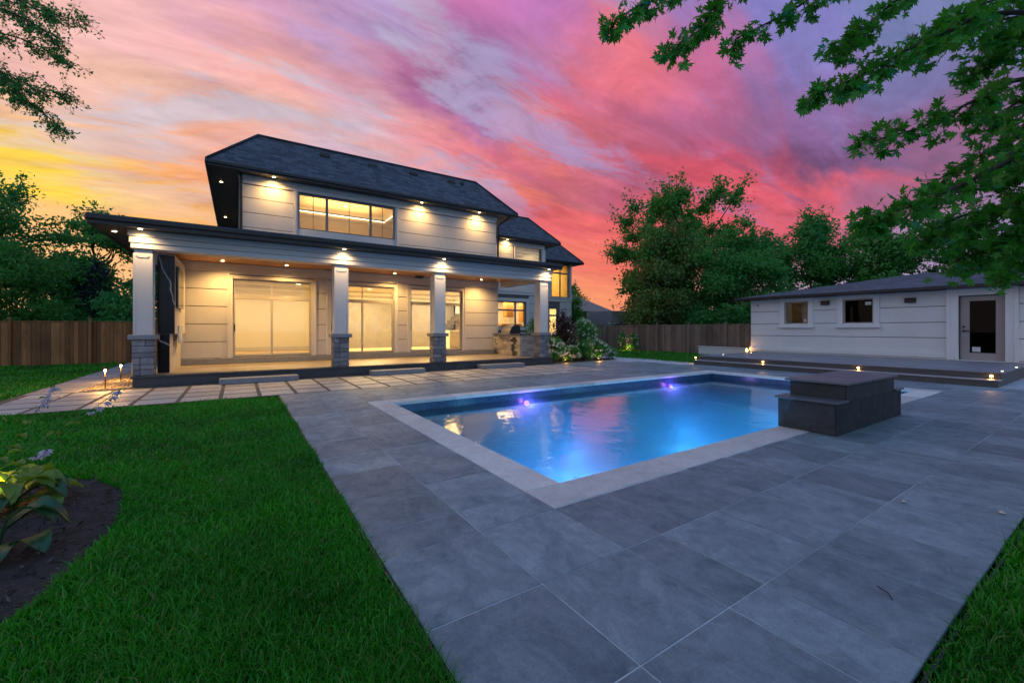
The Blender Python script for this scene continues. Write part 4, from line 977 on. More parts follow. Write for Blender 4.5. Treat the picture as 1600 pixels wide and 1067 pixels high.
for u, v in ((1289, 474), (1422, 470)):
    Yl, zl = at_x(u, v, CX - .06)[1:]
    obj('wall_light', MB().box(CX - .12, CX - .005, Yl - .16, Yl + .16, zl - .08, zl + .08, .02).box(CX - .15, CX - .02, Yl - .18, Yl + .18, zl + .08, zl + .105, .008), BLACK, cab)
Yl, zl = at_x(1203, 469, CX)[1:]
sc_ = obj('security_camera', MB().lathe((CX - .06, Yl, zl), [(.05, 0), (.055, .05), (.03, .09)], 12), WHITE_TRIM, cab, True)
obj('bracket', MB().box(CX - .03, CX + .02, Yl - .02, Yl + .02, zl + .05, 2.96), WHITE_TRIM, sc_)
obj('vent_hook', MB().tube([(CX - .005, CY1 - .35, 2.72), (CX - .07, CY1 - .35, 2.70), (CX - .08, CY1 - .40, 2.62)], .018, 8), BLACK, cab, True)
# pyramid roof
ov = .5; ex0, ey1 = CX - ov, CY1 + ov; rr = 5.85; ey0 = ey1 - 2 * rr; ex1 = ex0 + 2 * rr; ez = 3.06; pk = (ex0 + rr, ey1 - rr, 4.17)
cr_ = roof_mesh('roof', [[(ex0, ey1, ez), (ex0, ey0, ez), pk], [(ex1, ey1, ez), (ex0, ey1, ez), pk], [(ex0, ey0, ez), (ex1, ey0, ez), pk], [(ex1, ey0, ez), (ex1, ey1, ez), pk]], CABROOF, cab)
obj('gutter', MB().box(ex0 - .05, ex0 + .06, ey0, ey1 + .05, ez - .13, ez + .01, .02).box(ex0 + .062, ex1, ey1 - .06, ey1 + .05, ez - .13, ez + .01, .02), DARK, cr_)
obj('soffit', MB().box(ex0 + .06, CX + .04, ey0, ey1 - .06, ez - .1, ez - .08).box(CX + .042, ex1, CY1 - .02, ey1 - .06, ez - .1, ez - .08), SOFFIT, cr_)
obj('side_wall', MB().box(CX + .242, CX + 10.4, CY1 - .2, CY1, 0, 3.0).box(CX + 10.2, CX + 10.4, CY0, CY1 - .202, 0, 3.0).box(CX + .242, CX + 10.198, CY0, CY0 + .2, 0, 3.0), WHITE_STUCCO, cab)
cl = lamp('side_glow_lamp', 'POINT', (CX - .22, CY1 + .1, .62), 2.2, AMBER, cab, .03)
obj('corner_light', MB().lathe((CX - .2, CY1 + .1, DZ), [(.05, 0), (.045, .12), (.02, .14)], 10), AMBERBULB, cab, True)
cl = lamp('side_glow_lamp', 'POINT', (CX - .22, CY0 + .55, .75), 5, AMBER, cab, .03)

lw = obj('garden_wall', MB().box(23.3, 23.5, 11.3, 15.0, -.05, .42).box(23.26, 23.54, 11.3, 15.04, .42, .47, .008), WHITE_STUCCO)
tag(lw, 'low white rendered garden wall between the cabana and the fence', 'wall')

# ------------------------------------------------------------------ fences
def fence(label, p0, p1, mat, h=1.80, post_every=2.4, bw=.14, face=1):
    L = math.hypot(p1[0] - p0[0], p1[1] - p0[1]); a = math.atan2(p1[1] - p0[1], p1[0] - p0[0]); d = (math.cos(a), math.sin(a)); nrm = (-d[1] * face, d[0] * face)
    f = thing('fence', label, 'fence', (p0[0], p0[1], 0))
    me = [MB().box(-bw / 2 + .003, bw / 2 - .003, -.011, .011, 0, h, .003).mesh('board', mat), MB().box(-bw / 2 + .003, bw / 2 - .003, -.011, .011, 0, h - .015, .003).mesh('board', mat)]
    n = int(L / bw)
    for i in range(n):
        s = (i + .5) * bw; o = .012 * (i % 2)
        inst('board', me[random.random() < .3], (p0[0] + d[0] * s + nrm[0] * o, p0[1] + d[1] * s + nrm[1] * o, -.03), f, a)
    pm = MB().box(-.05, .05, -.05, .05, 0, h + .12, .008).mesh('post', mat); cm = MB().box(-.065, .065, -.065, .065, 0, .05, .015).mesh('post_cap', mat)
    for i in range(int(L / post_every) + 1):
        s = i * post_every; q = (p0[0] + d[0] * s + nrm[0] * .085, p0[1] + d[1] * s + nrm[1] * .085)
        inst('post', pm, (*q, -.03), f, a); inst('post_cap', cm, (*q, h + .09), f, a)
    rl = MB().box(0, L, -.035, .035, 0, .04, .006).mesh('top_rail', mat); inst('top_rail', rl, (p0[0], p0[1], h - .03), f, a)
    return f
fence('dark brown board fence at the back of the left lawn', (-19.5, 25.45), (-1.2, 25.45), FENCEW, 1.83, 2.35, face=-1)
fence('long weathered cedar board fence left of the cabana', (23.9, 23.2), (23.9, 11.3), FENCEP, 1.77, 2.4, face=-1)
fence('short pale board fence panel closing the gap beside the house', (22.7, 27.0), (23.84, 23.3), FENCEP, 1.80, 2.4, face=-1)

# ------------------------------------------------------------------ foliage
def bulk(name, V, sizes, idx, mat, parent=None, smooth=False):
    me = bpy.data.meshes.new(name)
    me.vertices.add(len(V)); me.vertices.foreach_set('co', np.ascontiguousarray(V, dtype=np.float32).ravel())
    me.loops.add(len(idx)); me.loops.foreach_set('vertex_index', np.ascontiguousarray(idx, dtype=np.int32))
    st_ = np.concatenate(([0], np.cumsum(sizes)[:-1])).astype(np.int32)
    me.polygons.add(len(sizes)); me.polygons.foreach_set('loop_start', st_)
    if smooth: me.polygons.foreach_set('use_smooth', np.ones(len(sizes), dtype=bool))
    me.update(calc_edges=True); me.validate(); me.materials.append(mat)
    return link(bpy.data.objects.new(name, me), parent)
OVAL = (np.array([(0, 0, 0), (.28, .42, .07), (0, 1, -.05), (-.28, .42, .07)]), [(0, 1, 2), (0, 2, 3)])
_half = [(0.0, .30), (.10, .16), (.30, .04), (.20, .20), (.52, .22), (.17, .36), (.40, .46), (.66, .66), (.40, .62), (.40, .80), (.13, .58), (.20, .80), (.09, .84), (0.0, 1.12)]
_out = [(0, 0.0), (.06, .14)] + _half[2:-1] + [_half[-1]]
_pts = _out + [(-x, y) for x, y in _out[-2:0:-1]]
_mv = np.array([(0, .38, 0.0)] + [(x, y, -.42 * x * x - .22 * (y - .4) ** 2) for x, y in _pts]); _n = len(_pts)
MAPLE = (_mv, [(0, i + 1, (i + 1) % _n + 1) for i in range(_n)])
LONG = (np.array([(0, 0, 0), (.11, .35, .03), (0, 1, -.12), (-.11, .35, .03)]), [(0, 1, 2), (0, 2, 3)])
def unit(a): return a / (np.linalg.norm(a, axis=-1, keepdims=True) + 1e-9)
def leaves(name, Cn, size, mat, parent, shape=OVAL, up=.7, dirs=None, g=None, vary=.35, smooth=False):
    g = g or rng; N = len(Cn)
    n = unit(g.normal(size=(N, 3)) + np.array((0, 0, up))); t = g.normal(size=(N, 3)) if dirs is None else dirs + .45 * g.normal(size=(N, 3))
    t = unit(t - n * (t * n).sum(1, keepdims=True)); s = np.cross(t, n)
    sz = (size * (1 + vary * g.uniform(-1, 1, N)))[:, None, None]
    T, F = shape
    V = Cn[:, None, :] + sz * (T[None, :, 0:1] * s[:, None] + T[None, :, 1:2] * t[:, None] + T[None, :, 2:3] * n[:, None])
    k = len(T); idx = (np.arange(N)[:, None, None] * k + np.array(F)[None]).ravel()
    return bulk(name, V.reshape(-1, 3), np.full(N * len(F), 3), idx, mat, parent, smooth)
BARK = M('bark', (.06, .045, .035), (.03, .024, .02), .95, 6, .8, 18, stretch=(1, 1, .25), bdist=.03)
LF_A = leafm('leaf_dark', (0.041, 0.200, 0.056), (0.114, 0.400, 0.104)); LF_B = leafm('leaf_mid', (0.049, 0.235, 0.053), (0.144, 0.420, 0.091))
LF_C = leafm('leaf_olive', (.090, .200, .060), (.220, .370, .110), c3=(.28, .17, .05)); LF_D = leafm('leaf_blue', (0.038, 0.212, 0.069), (0.103, 0.411, 0.119))
LF_E = leafm('leaf_bright', (0.037, 0.202, 0.048), (0.109, 0.381, 0.076)); LF_M = leafm('maple_leaf', (0.024, 0.168, 0.023), (0.082, 0.370, 0.038), .5, .4, .5)
LF_P = leafm('leaf_purple', (.022, .010, .012), (.060, .026, .026), .25); LF_S = leafm('leaf_spruce', (.012, .030, .032), (.035, .065, .065), .1)
def tree(name, label, base, h, rx, n_clump, n_leaf, size, mat, z0=.22, trunk=.16, seed=1, shape='round', group=None, ry=None, flat=.7, rc=(.10, .2), cat='tree', lean=(0, 0), leafshape=OVAL, shell=.5, spray=3):
    g = np.random.default_rng(seed); ry = ry or rx
    t = thing(name, label, cat, (base[0], base[1], 0), group)
    b = np.array((base[0], base[1], -.05)); top = np.array((base[0] + lean[0], base[1] + lean[1], h * .9))
    m = MB(); ns = 7
    path = [b + (top - b) * (i / (ns - 1)) + np.array((g.normal() * .05 * h * .1 * i, g.normal() * .05 * h * .1 * i, 0)) for i in range(ns)]
    m.tube(path, [trunk * (1.25 if i == 0 else 1) * (1 - .88 * i / (ns - 1)) for i in range(ns)], 8)
    cz0 = z0 * h; P = []; RC = []
    for i in range(n_clump):
        f = g.uniform(0, 1)
        if shape == 'round': rad = math.sqrt(max(.02, 1 - (2 * f - .85) ** 2 / 1.35)); 
        elif shape == 'cone': rad = 1.02 - f * .98
        elif shape == 'tall': rad = .55 + .5 * math.sin(math.pi * min(1, f * 1.15)) * (1 - .55 * f)
        elif shape == 'vase': rad = .62 + .42 * math.sin(math.pi * min(1, f * .8 + .12))
        else: rad = 1
        a = g.uniform(0, 2 * math.pi); q = g.uniform(0, 1) ** shell
        z = cz0 + (h - cz0) * f; r_ = g.uniform(*rc) * h
        zz = min(z, h - r_ * flat * .8)
        tr_ = path[min(ns - 1, int(zz / (h * .9) * (ns - 1)))]
        rr_ = max(0, rad * q - r_ / max(rx, .1) * .5)
        P.append((tr_[0] + math.cos(a) * rx * rr_, tr_[1] + math.sin(a) * ry * rr_, zz)); RC.append(r_)
    P = np.array(P); RC = np.array(RC)
    for i in range(n_clump):                                   # limbs reaching into the clumps
        if i % 2 and n_clump > 30: continue
        zt = max(.1 * h, P[i][2] - .18 * h - .3 * math.hypot(P[i][0] - base[0], P[i][1] - base[1])); k_ = min(ns - 1, zt / (h * .9) * (ns - 1)); i0 = int(k_); s0 = path[i0] + (path[min(i0 + 1, ns - 1)] - path[i0]) * (k_ - i0)
        mid = (s0 + P[i]) / 2 + np.array((0, 0, -.03 * h)) + g.normal(size=3) * .02 * h
        m.tube([s0, mid, P[i]], [trunk * .32, trunk * .2, trunk * .06], 5, False)
    wts = RC ** 2; ci = g.choice(n_clump, n_leaf, p=wts / wts.sum())
    d = unit(g.normal(size=(n_leaf, 3))); rr = g.uniform(0, 1, n_leaf) ** .45
    sq = 1 + .35 * g.normal(size=(n_leaf, 1))
    Cn = P[ci] + d * (rr * RC[ci])[:, None] * sq * np.array((1, 1, flat))
    Cn = Cn[Cn[:, 2] > .15]
    if spray:
        E_ = []; ctr = np.array((base[0], base[1], h * .45))
        for i in range(n_clump):
            for q in range(spray):
                o = unit((P[i] - ctr) * np.array((1, 1, 1.2)) + g.normal(size=3) * .35 * rx)[...]; L = g.uniform(.05, .13) * h
                s0 = P[i] + o * RC[i] * .6; e0 = s0 + o * L + np.array((0, 0, -.03 * L)); m.tube([P[i], s0, e0], [trunk * .08, trunk * .05, trunk * .02], 3, False)
                f = g.uniform(0, 1.05, 16)[:, None]; E_.append(s0 + (e0 - s0) * f + g.normal(size=(16, 3)) * .012 * h)
        Cn = np.concatenate([Cn] + E_)
    obj('trunk', m, BARK, t, True)
    leaves('crown', Cn, size, mat, t, leafshape, .6, g=g)
    return t
GL = 'trees beyond the left fence'; GR = 'trees beyond the right fence and cabana'
tree('tree', 'tall feathery dark tree at the left edge beyond the brown fence', (-10.2, 30.2), 9.1, 3.1, 60, 20250, 0.18, LF_A, .12, .2, 3, 'tall', GL, rc=(.06, .12))
tree('tree', 'layered dark green tree between the tall left tree and the porch roof', (-6.9, 33), 7.9, 3.3, 55, 16200, 0.21, LF_A, .18, .18, 5, 'round', GL, flat=.38, rc=(.07, .15))
tree('tree', 'bright green low sumac-like tree leaning over the brown fence', (-8.3, 27.6), 4.9, 2.3, 40, 12150, 0.22, LF_E, .15, .1, 6, 'round', GL, flat=.5, leafshape=LONG)
tree('tree', 'dark rounded tree low beside the first porch column', (-3.6, 31.5), 5.4, 2.2, 34, 10800, 0.18, LF_A, .1, .12, 8, 'round', GL)
tree('spruce_tree', 'blue-grey spruce behind the brown fence', (-6.1, 29.6), 4.6, 1.3, 60, 12150, 0.17, LF_S, .08, .1, 9, 'cone', GL, flat=.35, rc=(.06, .12), leafshape=LONG)
tree('tree', 'dense mid-green bushy tree at the far left behind the fence', (-12.6, 28.0), 6.2, 2.9, 45, 14850, 0.18, LF_B, .08, .14, 10, 'round', GL)
tree('tree', 'pale blue-green low tree just above the fence near the column', (-4.9, 28.0), 3.1, 1.5, 26, 6750, 0.16, LF_D, .15, .07, 12, 'round', GL)
tree('tree', 'dark low tree between spruce and sumac behind the brown fence', (-7.2, 30.5), 5.0, 2.4, 34, 10800, 0.18, LF_A, .1, .12, 14, 'round', GL)
tree('tree', 'tallest open-crowned tree rising beyond the right fence', (31.0, 21.0), 12.3, 6.0, 120, 33750, 0.26, LF_B, .25, .3, 21, 'vase', GR, flat=.75, rc=(.035, .085), shell=.6)
tree('tree', 'broad olive-green tree below the tallest tree at the right fence', (27.6, 20.6), 9.0, 3.6, 70, 29700, 0.23, LF_C, .12, .2, 22, 'round', GR, rc=(.08, .16))
tree('tree', 'dark green bushy tree just left of the cabana roof', (29.0, 15.6), 6.4, 3.4, 50, 18900, 0.21, LF_A, .06, .16, 23, 'round', GR, rc=(.09, .18))
tree('tree', 'mid-green tree right of the tallest tree behind the cabana', (37.0, 19.4), 9.6, 4.2, 60, 18900, 0.26, LF_D, .15, .2, 24, 'round', GR, rc=(.07, .14))
tree('tree', 'rounded blue-green tree over the left slope of the cabana roof', (42.5, 16.6), 10.9, 3.6, 60, 18900, 0.27, LF_D, .2, .2, 25, 'round', GR, rc=(.07, .13))
tree('tree', 'dark leafy tree over the middle of the cabana roof', (42.0, 12.0), 9.3, 4.0, 60, 18900, 0.26, LF_B, .2, .2, 26, 'round', GR, rc=(.07, .13))
tree('tree', 'sparse dark tree behind the cabana roof peak', (44.0, 8.4), 9.2, 3.8, 50, 13500, 0.26, LF_A, .25, .2, 27, 'round', GR, rc=(.06, .12))
tree('tree', 'low broad green tree at the right edge behind the cabana', (40.0, 3.2), 7.5, 4.2, 50, 14850, 0.24, LF_B, .25, .2, 28, 'round', GR, rc=(.08, .14))
tree('tree', 'small dark tree beside the brown-roofed neighbouring house', (26.6, 30.5), 4.6, 1.9, 30, 9450, 0.18, LF_B, .1, .1, 29, 'round', GR)
tree('tree', 'distant dark treetop above the brown neighbouring roof', (36.5, 43.5), 7.6, 3.2, 34, 9450, 0.27, LF_A, .2, .15, 30, 'round', GR)

# foreground maple at the right, its trunk out of the picture
mp = thing('maple_tree', 'overhanging maple with star-shaped leaves filling the upper right corner', 'tree', (9.8, -3.0, 0))
TB = np.array((9.8, -3.0, 0.)); fork = np.array((9.5, -2.6, 3.4))
mm = MB(); mm.tube([TB, TB + (0, 0, .6), (9.7, -2.85, 1.8), fork], [.34, .26, .22, .19], 12)
lv = []; ld = []
def twig(p, d, L, r, leafy, g, droop=.25):
    """a bent shoot with leaves along it"""
    pts = [np.array(p)]; d = np.array(d, float); d /= np.linalg.norm(d)
    for i in range(4):
        d = d + g.normal(size=3) * .16 + np.array((0, 0, -droop * .25)); d /= np.linalg.norm(d); pts.append(pts[-1] + d * L / 4)
    mm.tube(pts, [r, r * .8, r * .6, r * .4, r * .25], 4, False)
    for i in range(leafy):
        f = g.uniform(.15, 1.0) * 4; k_ = min(3, int(f)); q = pts[k_] + (pts[k_ + 1] - pts[k_]) * (f - k_)
        out = d * .5 + g.normal(size=3) * .7 + np.array((0, 0, -.35)); out /= np.linalg.norm(out)
        st = q + out * g.uniform(.03, .08); mm.tube([q, st], .0014, 3, False); lv.append(st); ld.append(out)
    return pts
gm = np.random.default_rng(5)
def bough(pix, per=9, tl=(.22, .5), lf=(5, 9), r0=.035, start='fork'):
    if isinstance(start, str): start = fork
    P = [np.array(at_t(*p)) for p in pix]; path = [start] + P if start is not None else P
    # smooth the polyline
    Q = []
    for i in range(len(path) - 1):
        p0, p1, p2, p3 = path[max(i - 1, 0)], path[i], path[i + 1], path[min(i + 2, len(path) - 1)]
        for s in np.linspace(0, 1, 6, endpoint=False):
            Q.append(.5 * ((2 * p1) + (-p0 + p2) * s + (2 * p0 - 5 * p1 + 4 * p2 - p3) * s * s + (-p0 + 3 * p1 - 3 * p2 + p3) * s ** 3))
    Q.append(path[-1]); n = len(Q)
    mm.tube(Q, [r0 * (1 - .9 * i / (n - 1)) + .003 for i in range(n)], 6, False)
    i0 = 6 if start is not None else 0
    for i in range(i0, n):
        tdir = Q[i] - Q[i - 1] if i else Q[1] - Q[0]; tdir = tdir / (np.linalg.norm(tdir) + 1e-9)
        for k_ in range(max(1, per // 3)):
            d = tdir * .8 + gm.normal(size=3) * .65 + np.array((0, 0, -.25))
            twig(Q[i], d, gm.uniform(*tl) * (1 - .35 * i / n), .006, int(gm.integers(*lf)), gm)
    return Q
# tips as the photograph shows them: (u, v, depth)
bough([(1640, -150, 4.8), (1350, -95, 4.8), (1130, -30, 4.8), (1010, 5, 4.8), (955, 38, 4.8)], 6, (.12, .24), (5, 8))
bough([(1230, -75, 4.5), (1130, -10, 4.6), (1095, 45, 4.6), (1045, 78, 4.6)], 6, (.12, .24), (5, 8), .02, None)
bough([(1520, -110, 4.6), (1340, -50, 4.6), (1240, 15, 4.6), (1150, 60, 4.6)], 6, (.14, .28), (6, 9), .025)
bough([(1560, -60, 4.7), (1420, -10, 4.7), (1350, 45, 4.7), (1305, 78, 4.7)], 6, (.14, .26), (6, 9), .025)
bough([(1640, 20, 4.6), (1480, 50, 4.6), (1390, 95, 4.6), (1330, 125, 4.6), (1280, 148, 4.6)], 7, (.15, .3), (6, 10), .03)
bough([(1660, 120, 4.6), (1540, 150, 4.6), (1450, 195, 4.6), (1360, 222, 4.6)], 7, (.15, .3), (6, 10), .03)
bough([(1680, 220, 4.4), (1570, 255, 4.4), (1480, 300, 4.4), (1400, 330, 4.4), (1362, 340, 4.4)], 7, (.16, .32), (6, 10), .03)
bough([(1680, 180, 5.2), (1590, 215, 5.2), (1520, 250, 5.2), (1450, 290, 5.2)], 7, (.16, .32), (6, 10), .03)
for (u, v, t_) in ((1500, 20, 5.4), (1540, 90, 5.6), (1580, 40, 5.2), (1560, 170, 5.8), (1590, 260, 5.4), (1545, 330, 5.2), (1590, 350, 5.0), (1585, 400, 5.6), (1520, 385, 5.4), (1470, 350, 5.6), (1460, 60, 5.5)):
    bough([(1780, v - 150, t_), (1690, v - 60, t_), (u + 40, v - 15, t_), (u - 20, v + 20, t_)], 9, (.25, .5), (6, 11), .03)
def in_frame(p):
    w_ = p[0] * _V[0] + p[1] * _V[1]; s_ = p[0] * _R[0] + p[1] * _R[1]
    if w_ < .2: return False
    u = 800 + FPX * s_ / w_; v = HORIZON - FPX * (p[2] - CAMH) / w_
    return -120 < u < 1720 and -120 < v < 1180
def unseen_canopy(c, r, n, per):  # crown clumps kept out of view, added to shade the foreground
    for i in range(n):
        d = gm.normal(size=3); d /= np.linalg.norm(d); e = np.array(c) + d * np.array(r) * gm.uniform(.45, 1)
        if in_frame(e) or e[2] < 3: continue
        mm.tube([fork, (fork + e) / 2 + (0, 0, .5), e], [.05, .03, .008], 5, False)
        for q in range(per):
            p = e + gm.normal(size=3) * np.array((.55, .55, .35))
            if not in_frame(p): lv.append(p); ld.append(gm.normal(size=3) + np.array((0, 0, -.3)))
unseen_canopy((8.2, -3.2, 6.8), (5.2, 3.6, 2.6), 60, 90)
obj('trunk', mm, BARK, mp, True)
leaves('crown', np.array(lv), .102, LF_M, mp, MAPLE, .35, np.array(ld), gm, .45)

# fine-leaved tree hanging in at the top left, trunk out of the picture
hb = thing('overhanging_tree', 'fine-leaved dark branches hanging into the upper left corner', 'tree', (-11.5, 10.5, 0))
mm = MB(); lv = []; ld = []; fork = np.array((-11.2, 10.8, 6.0)); gm = np.random.default_rng(15)
mm.tube([(-11.5, 10.5, -.05), (-11.45, 10.5, 1.5), (-11.3, 10.7, 4), fork], [.36, .28, .22, .16], 12)
for pix in ([(-180, -60, 9), (-60, -20, 9), (40, 10, 9), (130, 35, 9)], [(-180, 0, 9), (-60, 40, 9), (30, 60, 9), (105, 95, 9)], [(-160, 60, 9), (-50, 90, 9), (40, 130, 9), (110, 150, 9)], [(-160, 20, 8.6), (-60, 70, 8.6), (10, 120, 8.6), (35, 150, 8.6)], [(-170, -40, 8.4), (-40, 0, 8.4), (40, 30, 8.4), (85, 62, 8.4)], [(-160, 70, 9.2), (-40, 110, 9.2), (45, 160, 9.2), (95, 200, 9.2)], [(-180, -80, 9), (-50, -40, 9), (30, -10, 9), (80, 20, 9)]):
    bough(pix, 15, (.3, .6), (13, 21), .03)
unseen_canopy((-11.5, 9.8, 8.5), (4.2, 4.2, 3.0), 40, 160)
obj('trunk', mm, BARK, hb, True)
leaves('crown', np.array(lv), .062, LF_A, hb, OVAL, .4, np.array(ld), gm, .3)

# ------------------------------------------------------------------ shrubs by the porch
bed = obj('shrub_bed', MB().poly([(11.4, 14.15, .004), (15.6, 14.35, .004), (16.0, 15.0, .004), (15.2, 17.2, .004), (11.4, 19.5, .004)]), M('mulch', (.035, .022, .015), (.018, .012, .009), .95, 25, .9, 40)); bed['kind'] = 'structure'
PETAL = M('white_petal', (.85, .86, .80), (.72, .78, .62), .6, 8, rand=.15, island=True, transl=.3)
def shrub(label, X, Y, h, r, n, mat, seed, blooms=0, size=.07, group='shrubs right of the porch', bl=.075):
    t = tree('shrub', label, (X, Y), h, r, max(14, int(30 * r)), n, size, mat, .08, .03, seed, 'round', group, rc=(.14, .26), cat='shrub', spray=2)
    if blooms:
        g = np.random.default_rng(seed + 99); V = []
        for i in range(int(blooms * 2.2)):
            a = g.uniform(0, 6.28); f = g.uniform(.25, 1.02); rr = r * math.sqrt(max(.05, 1 - (2 * f - .9) ** 2 / 1.3)) * g.uniform(.75, 1.05)
            c = np.array((X + rr * math.cos(a), Y + rr * math.sin(a), h * f)); b = g.uniform(.7, 1.25) * bl
            for q in range(9): V.append(c + unit(g.normal(size=3)) * b * .55)
        leaves('blossom', np.array(V), bl * .9, PETAL, t, OVAL, .2, g=g)
    return t
shrub('white-flowering shrub pressed against the porch slab corner', 11.95, 14.75, 1.05, .55, 3000, LF_E, 41, 46)
shrub('dark purple-leaved shrub, tallest beside the porch', 13.0, 15.4, 2.25, .85, 5200, LF_P, 42, 10, .075)
shrub('low white-flowering shrub at the front of the shrub bed', 12.85, 14.72, .72, .5, 2600, LF_B, 43, 26)
shrub('tall white rose bush with scattered blooms', 14.4, 15.5, 1.95, .8, 5200, LF_B, 44, 60)
shrub('dark rounded evergreen shrub under the white rose bush', 13.75, 14.75, .85, .5, 3200, LF_A, 45, 4)
shrub('yellow-lit leafy shrub in the middle of the shrub bed', 14.65, 14.75, 1.0, .42, 2400, LF_E, 46, 12)
shrub('bluish low shrub at the right end of the shrub bed', 15.35, 14.85, .68, .42, 2600, LF_D, 47, 14)
shrub('olive airy shrub behind the white rose bush', 15.2, 16.2, 1.6, .6, 3000, LF_C, 48, 8)
shrub('green shrub behind the purple-leaved shrub by the house', 12.6, 17.0, 1.9, .7, 3400, LF_B, 49, 14)
for i, (u, v) in enumerate(((966, 547), (981, 546))):
    p = at_z(u, v); s_ = 22.9 / p[0]
    shrub(('left' if i == 0 else 'right') + ' of two small dark shrubs at the foot of the cedar fence', 23.2, p[1] * s_ - .2, 1.15, .42, 1800, LF_A, 60 + i, 8, .08, 'shrubs at the cedar fence')
def uplight(label, X, Y, power, z=.06, tilt=(0, .2, 1)):
    t = thing('uplight', label, 'garden light', (X, Y, 0), 'garden uplights')
    obj('housing', MB().tube([(X, Y, -.02), (X, Y, .02), (X + .01, Y + .02, .10)], [.012, .035, .04], 10), DARK, t, True)
    obj('lens', MB().lathe((X + .01, Y + .02, .102), [(.032, 0), (.03, .006)], 10), AMBERBULB, t)
    lamp('uplight_lamp', 'POINT', (X + .01, Y - .02, .2), power, AMBER, t, .04)
uplight('small amber uplight at the foot of the porch-corner shrub', 12.35, 14.45, 5)
uplight('small amber uplight under the yellow-lit shrub', 14.35, 14.4, 8)
uplight('small amber uplight glowing below the two fence shrubs', 22.75, 20.1, 22)

# ------------------------------------------------------------------ flower bed with hostas
BED = [(-1.62, 6.2), (-1.21, 5.87), (-.90, 5.3), (-.83, 4.8), (-.80, 4.23), (-.86, 3.85), (-.94, 3.43), (-1.02, 3.2), (-1.35, 2.4), (-3, 2.0), (-6, 3.0), (-6, 7.2), (-2.6, 6.7)]
SOIL = M('bed_soil', (.055, .046, .042), (.016, .013, .011), .95, 9, 1.0, 26, bdist=.04)
def in_poly(x, y, P):
    c = np.zeros(len(x), bool); j = len(P) - 1
    for i in range(len(P)):
        xi, yi = P[i]; xj, yj = P[j]
        c ^= ((yi > y) != (yj > y)) & (x < (xj - xi) * (y - yi) / (yj - yi + 1e-12) + xi); j = i
    return c
fb = obj('flower_bed', MB().poly([(x, y, -.028) for x, y in BED]), SOIL); fb['kind'] = 'structure'
N = 5200; X = rng.uniform(-4.5, -.78, N); Y = rng.uniform(2.2, 6.4, N); k_ = in_poly(X, Y, BED); X, Y = X[k_], Y[k_]
mc = M('mulch_chip', (.11, .085, .07), (.035, .026, .02), .95, 30, rand=.6, island=True)
mu = leaves('mulch', np.stack([X, Y, np.full(len(X), -.02) + rng.uniform(0, .025, len(X))], 1), .055, mc, None, LONG, 1.2, vary=.6)
tag(mu, 'dark shredded bark mulch covering the flower bed', 'mulch', kind='stuff')
HOSTA = leafm('hosta_leaf', (.018, .075, .030), (.050, .150, .045), .3, .35, .5)
HOSTB = leafm('hosta_leaf_pale', (.12, .24, .03), (.24, .36, .05), .45, .4, .5)
def blade(mb, base, d, L, W, arch, g, wav=.02):
    """a broad ribbed leaf arching from base along d"""
    d = np.array(d, float); d[2] = 0; d /= np.linalg.norm(d); s = np.array((-d[1], d[0], 0)); o = len(mb.v); ns, nw = 9, 4
    V = []; F = []
    for i in range(ns + 1):
        f = i / ns; c = np.array(base) + d * L * f * (1 - .12 * f) + np.array((0, 0, arch * L * (1.7 * f - 1.9 * f * f)))
        wd = W * math.sin(math.pi * min(1, f * .97 + .02)) ** .62 * (1 - .18 * f)
        for j in range(-nw, nw + 1):
            q = j / nw; V.append(tuple(c + s * wd * q + np.array((0, 0, .30 * wd * q * q + wav * math.sin(7 * f + 3 * q) * abs(q) - .006 * (j % 2)))))
    w_ = 2 * nw + 1
    for i in range(ns):
        for j in range(w_ - 1): F.append((i * w_ + j, i * w_ + j + 1, (i + 1) * w_ + j + 1, (i + 1) * w_ + j))
    mb.add(V, F)
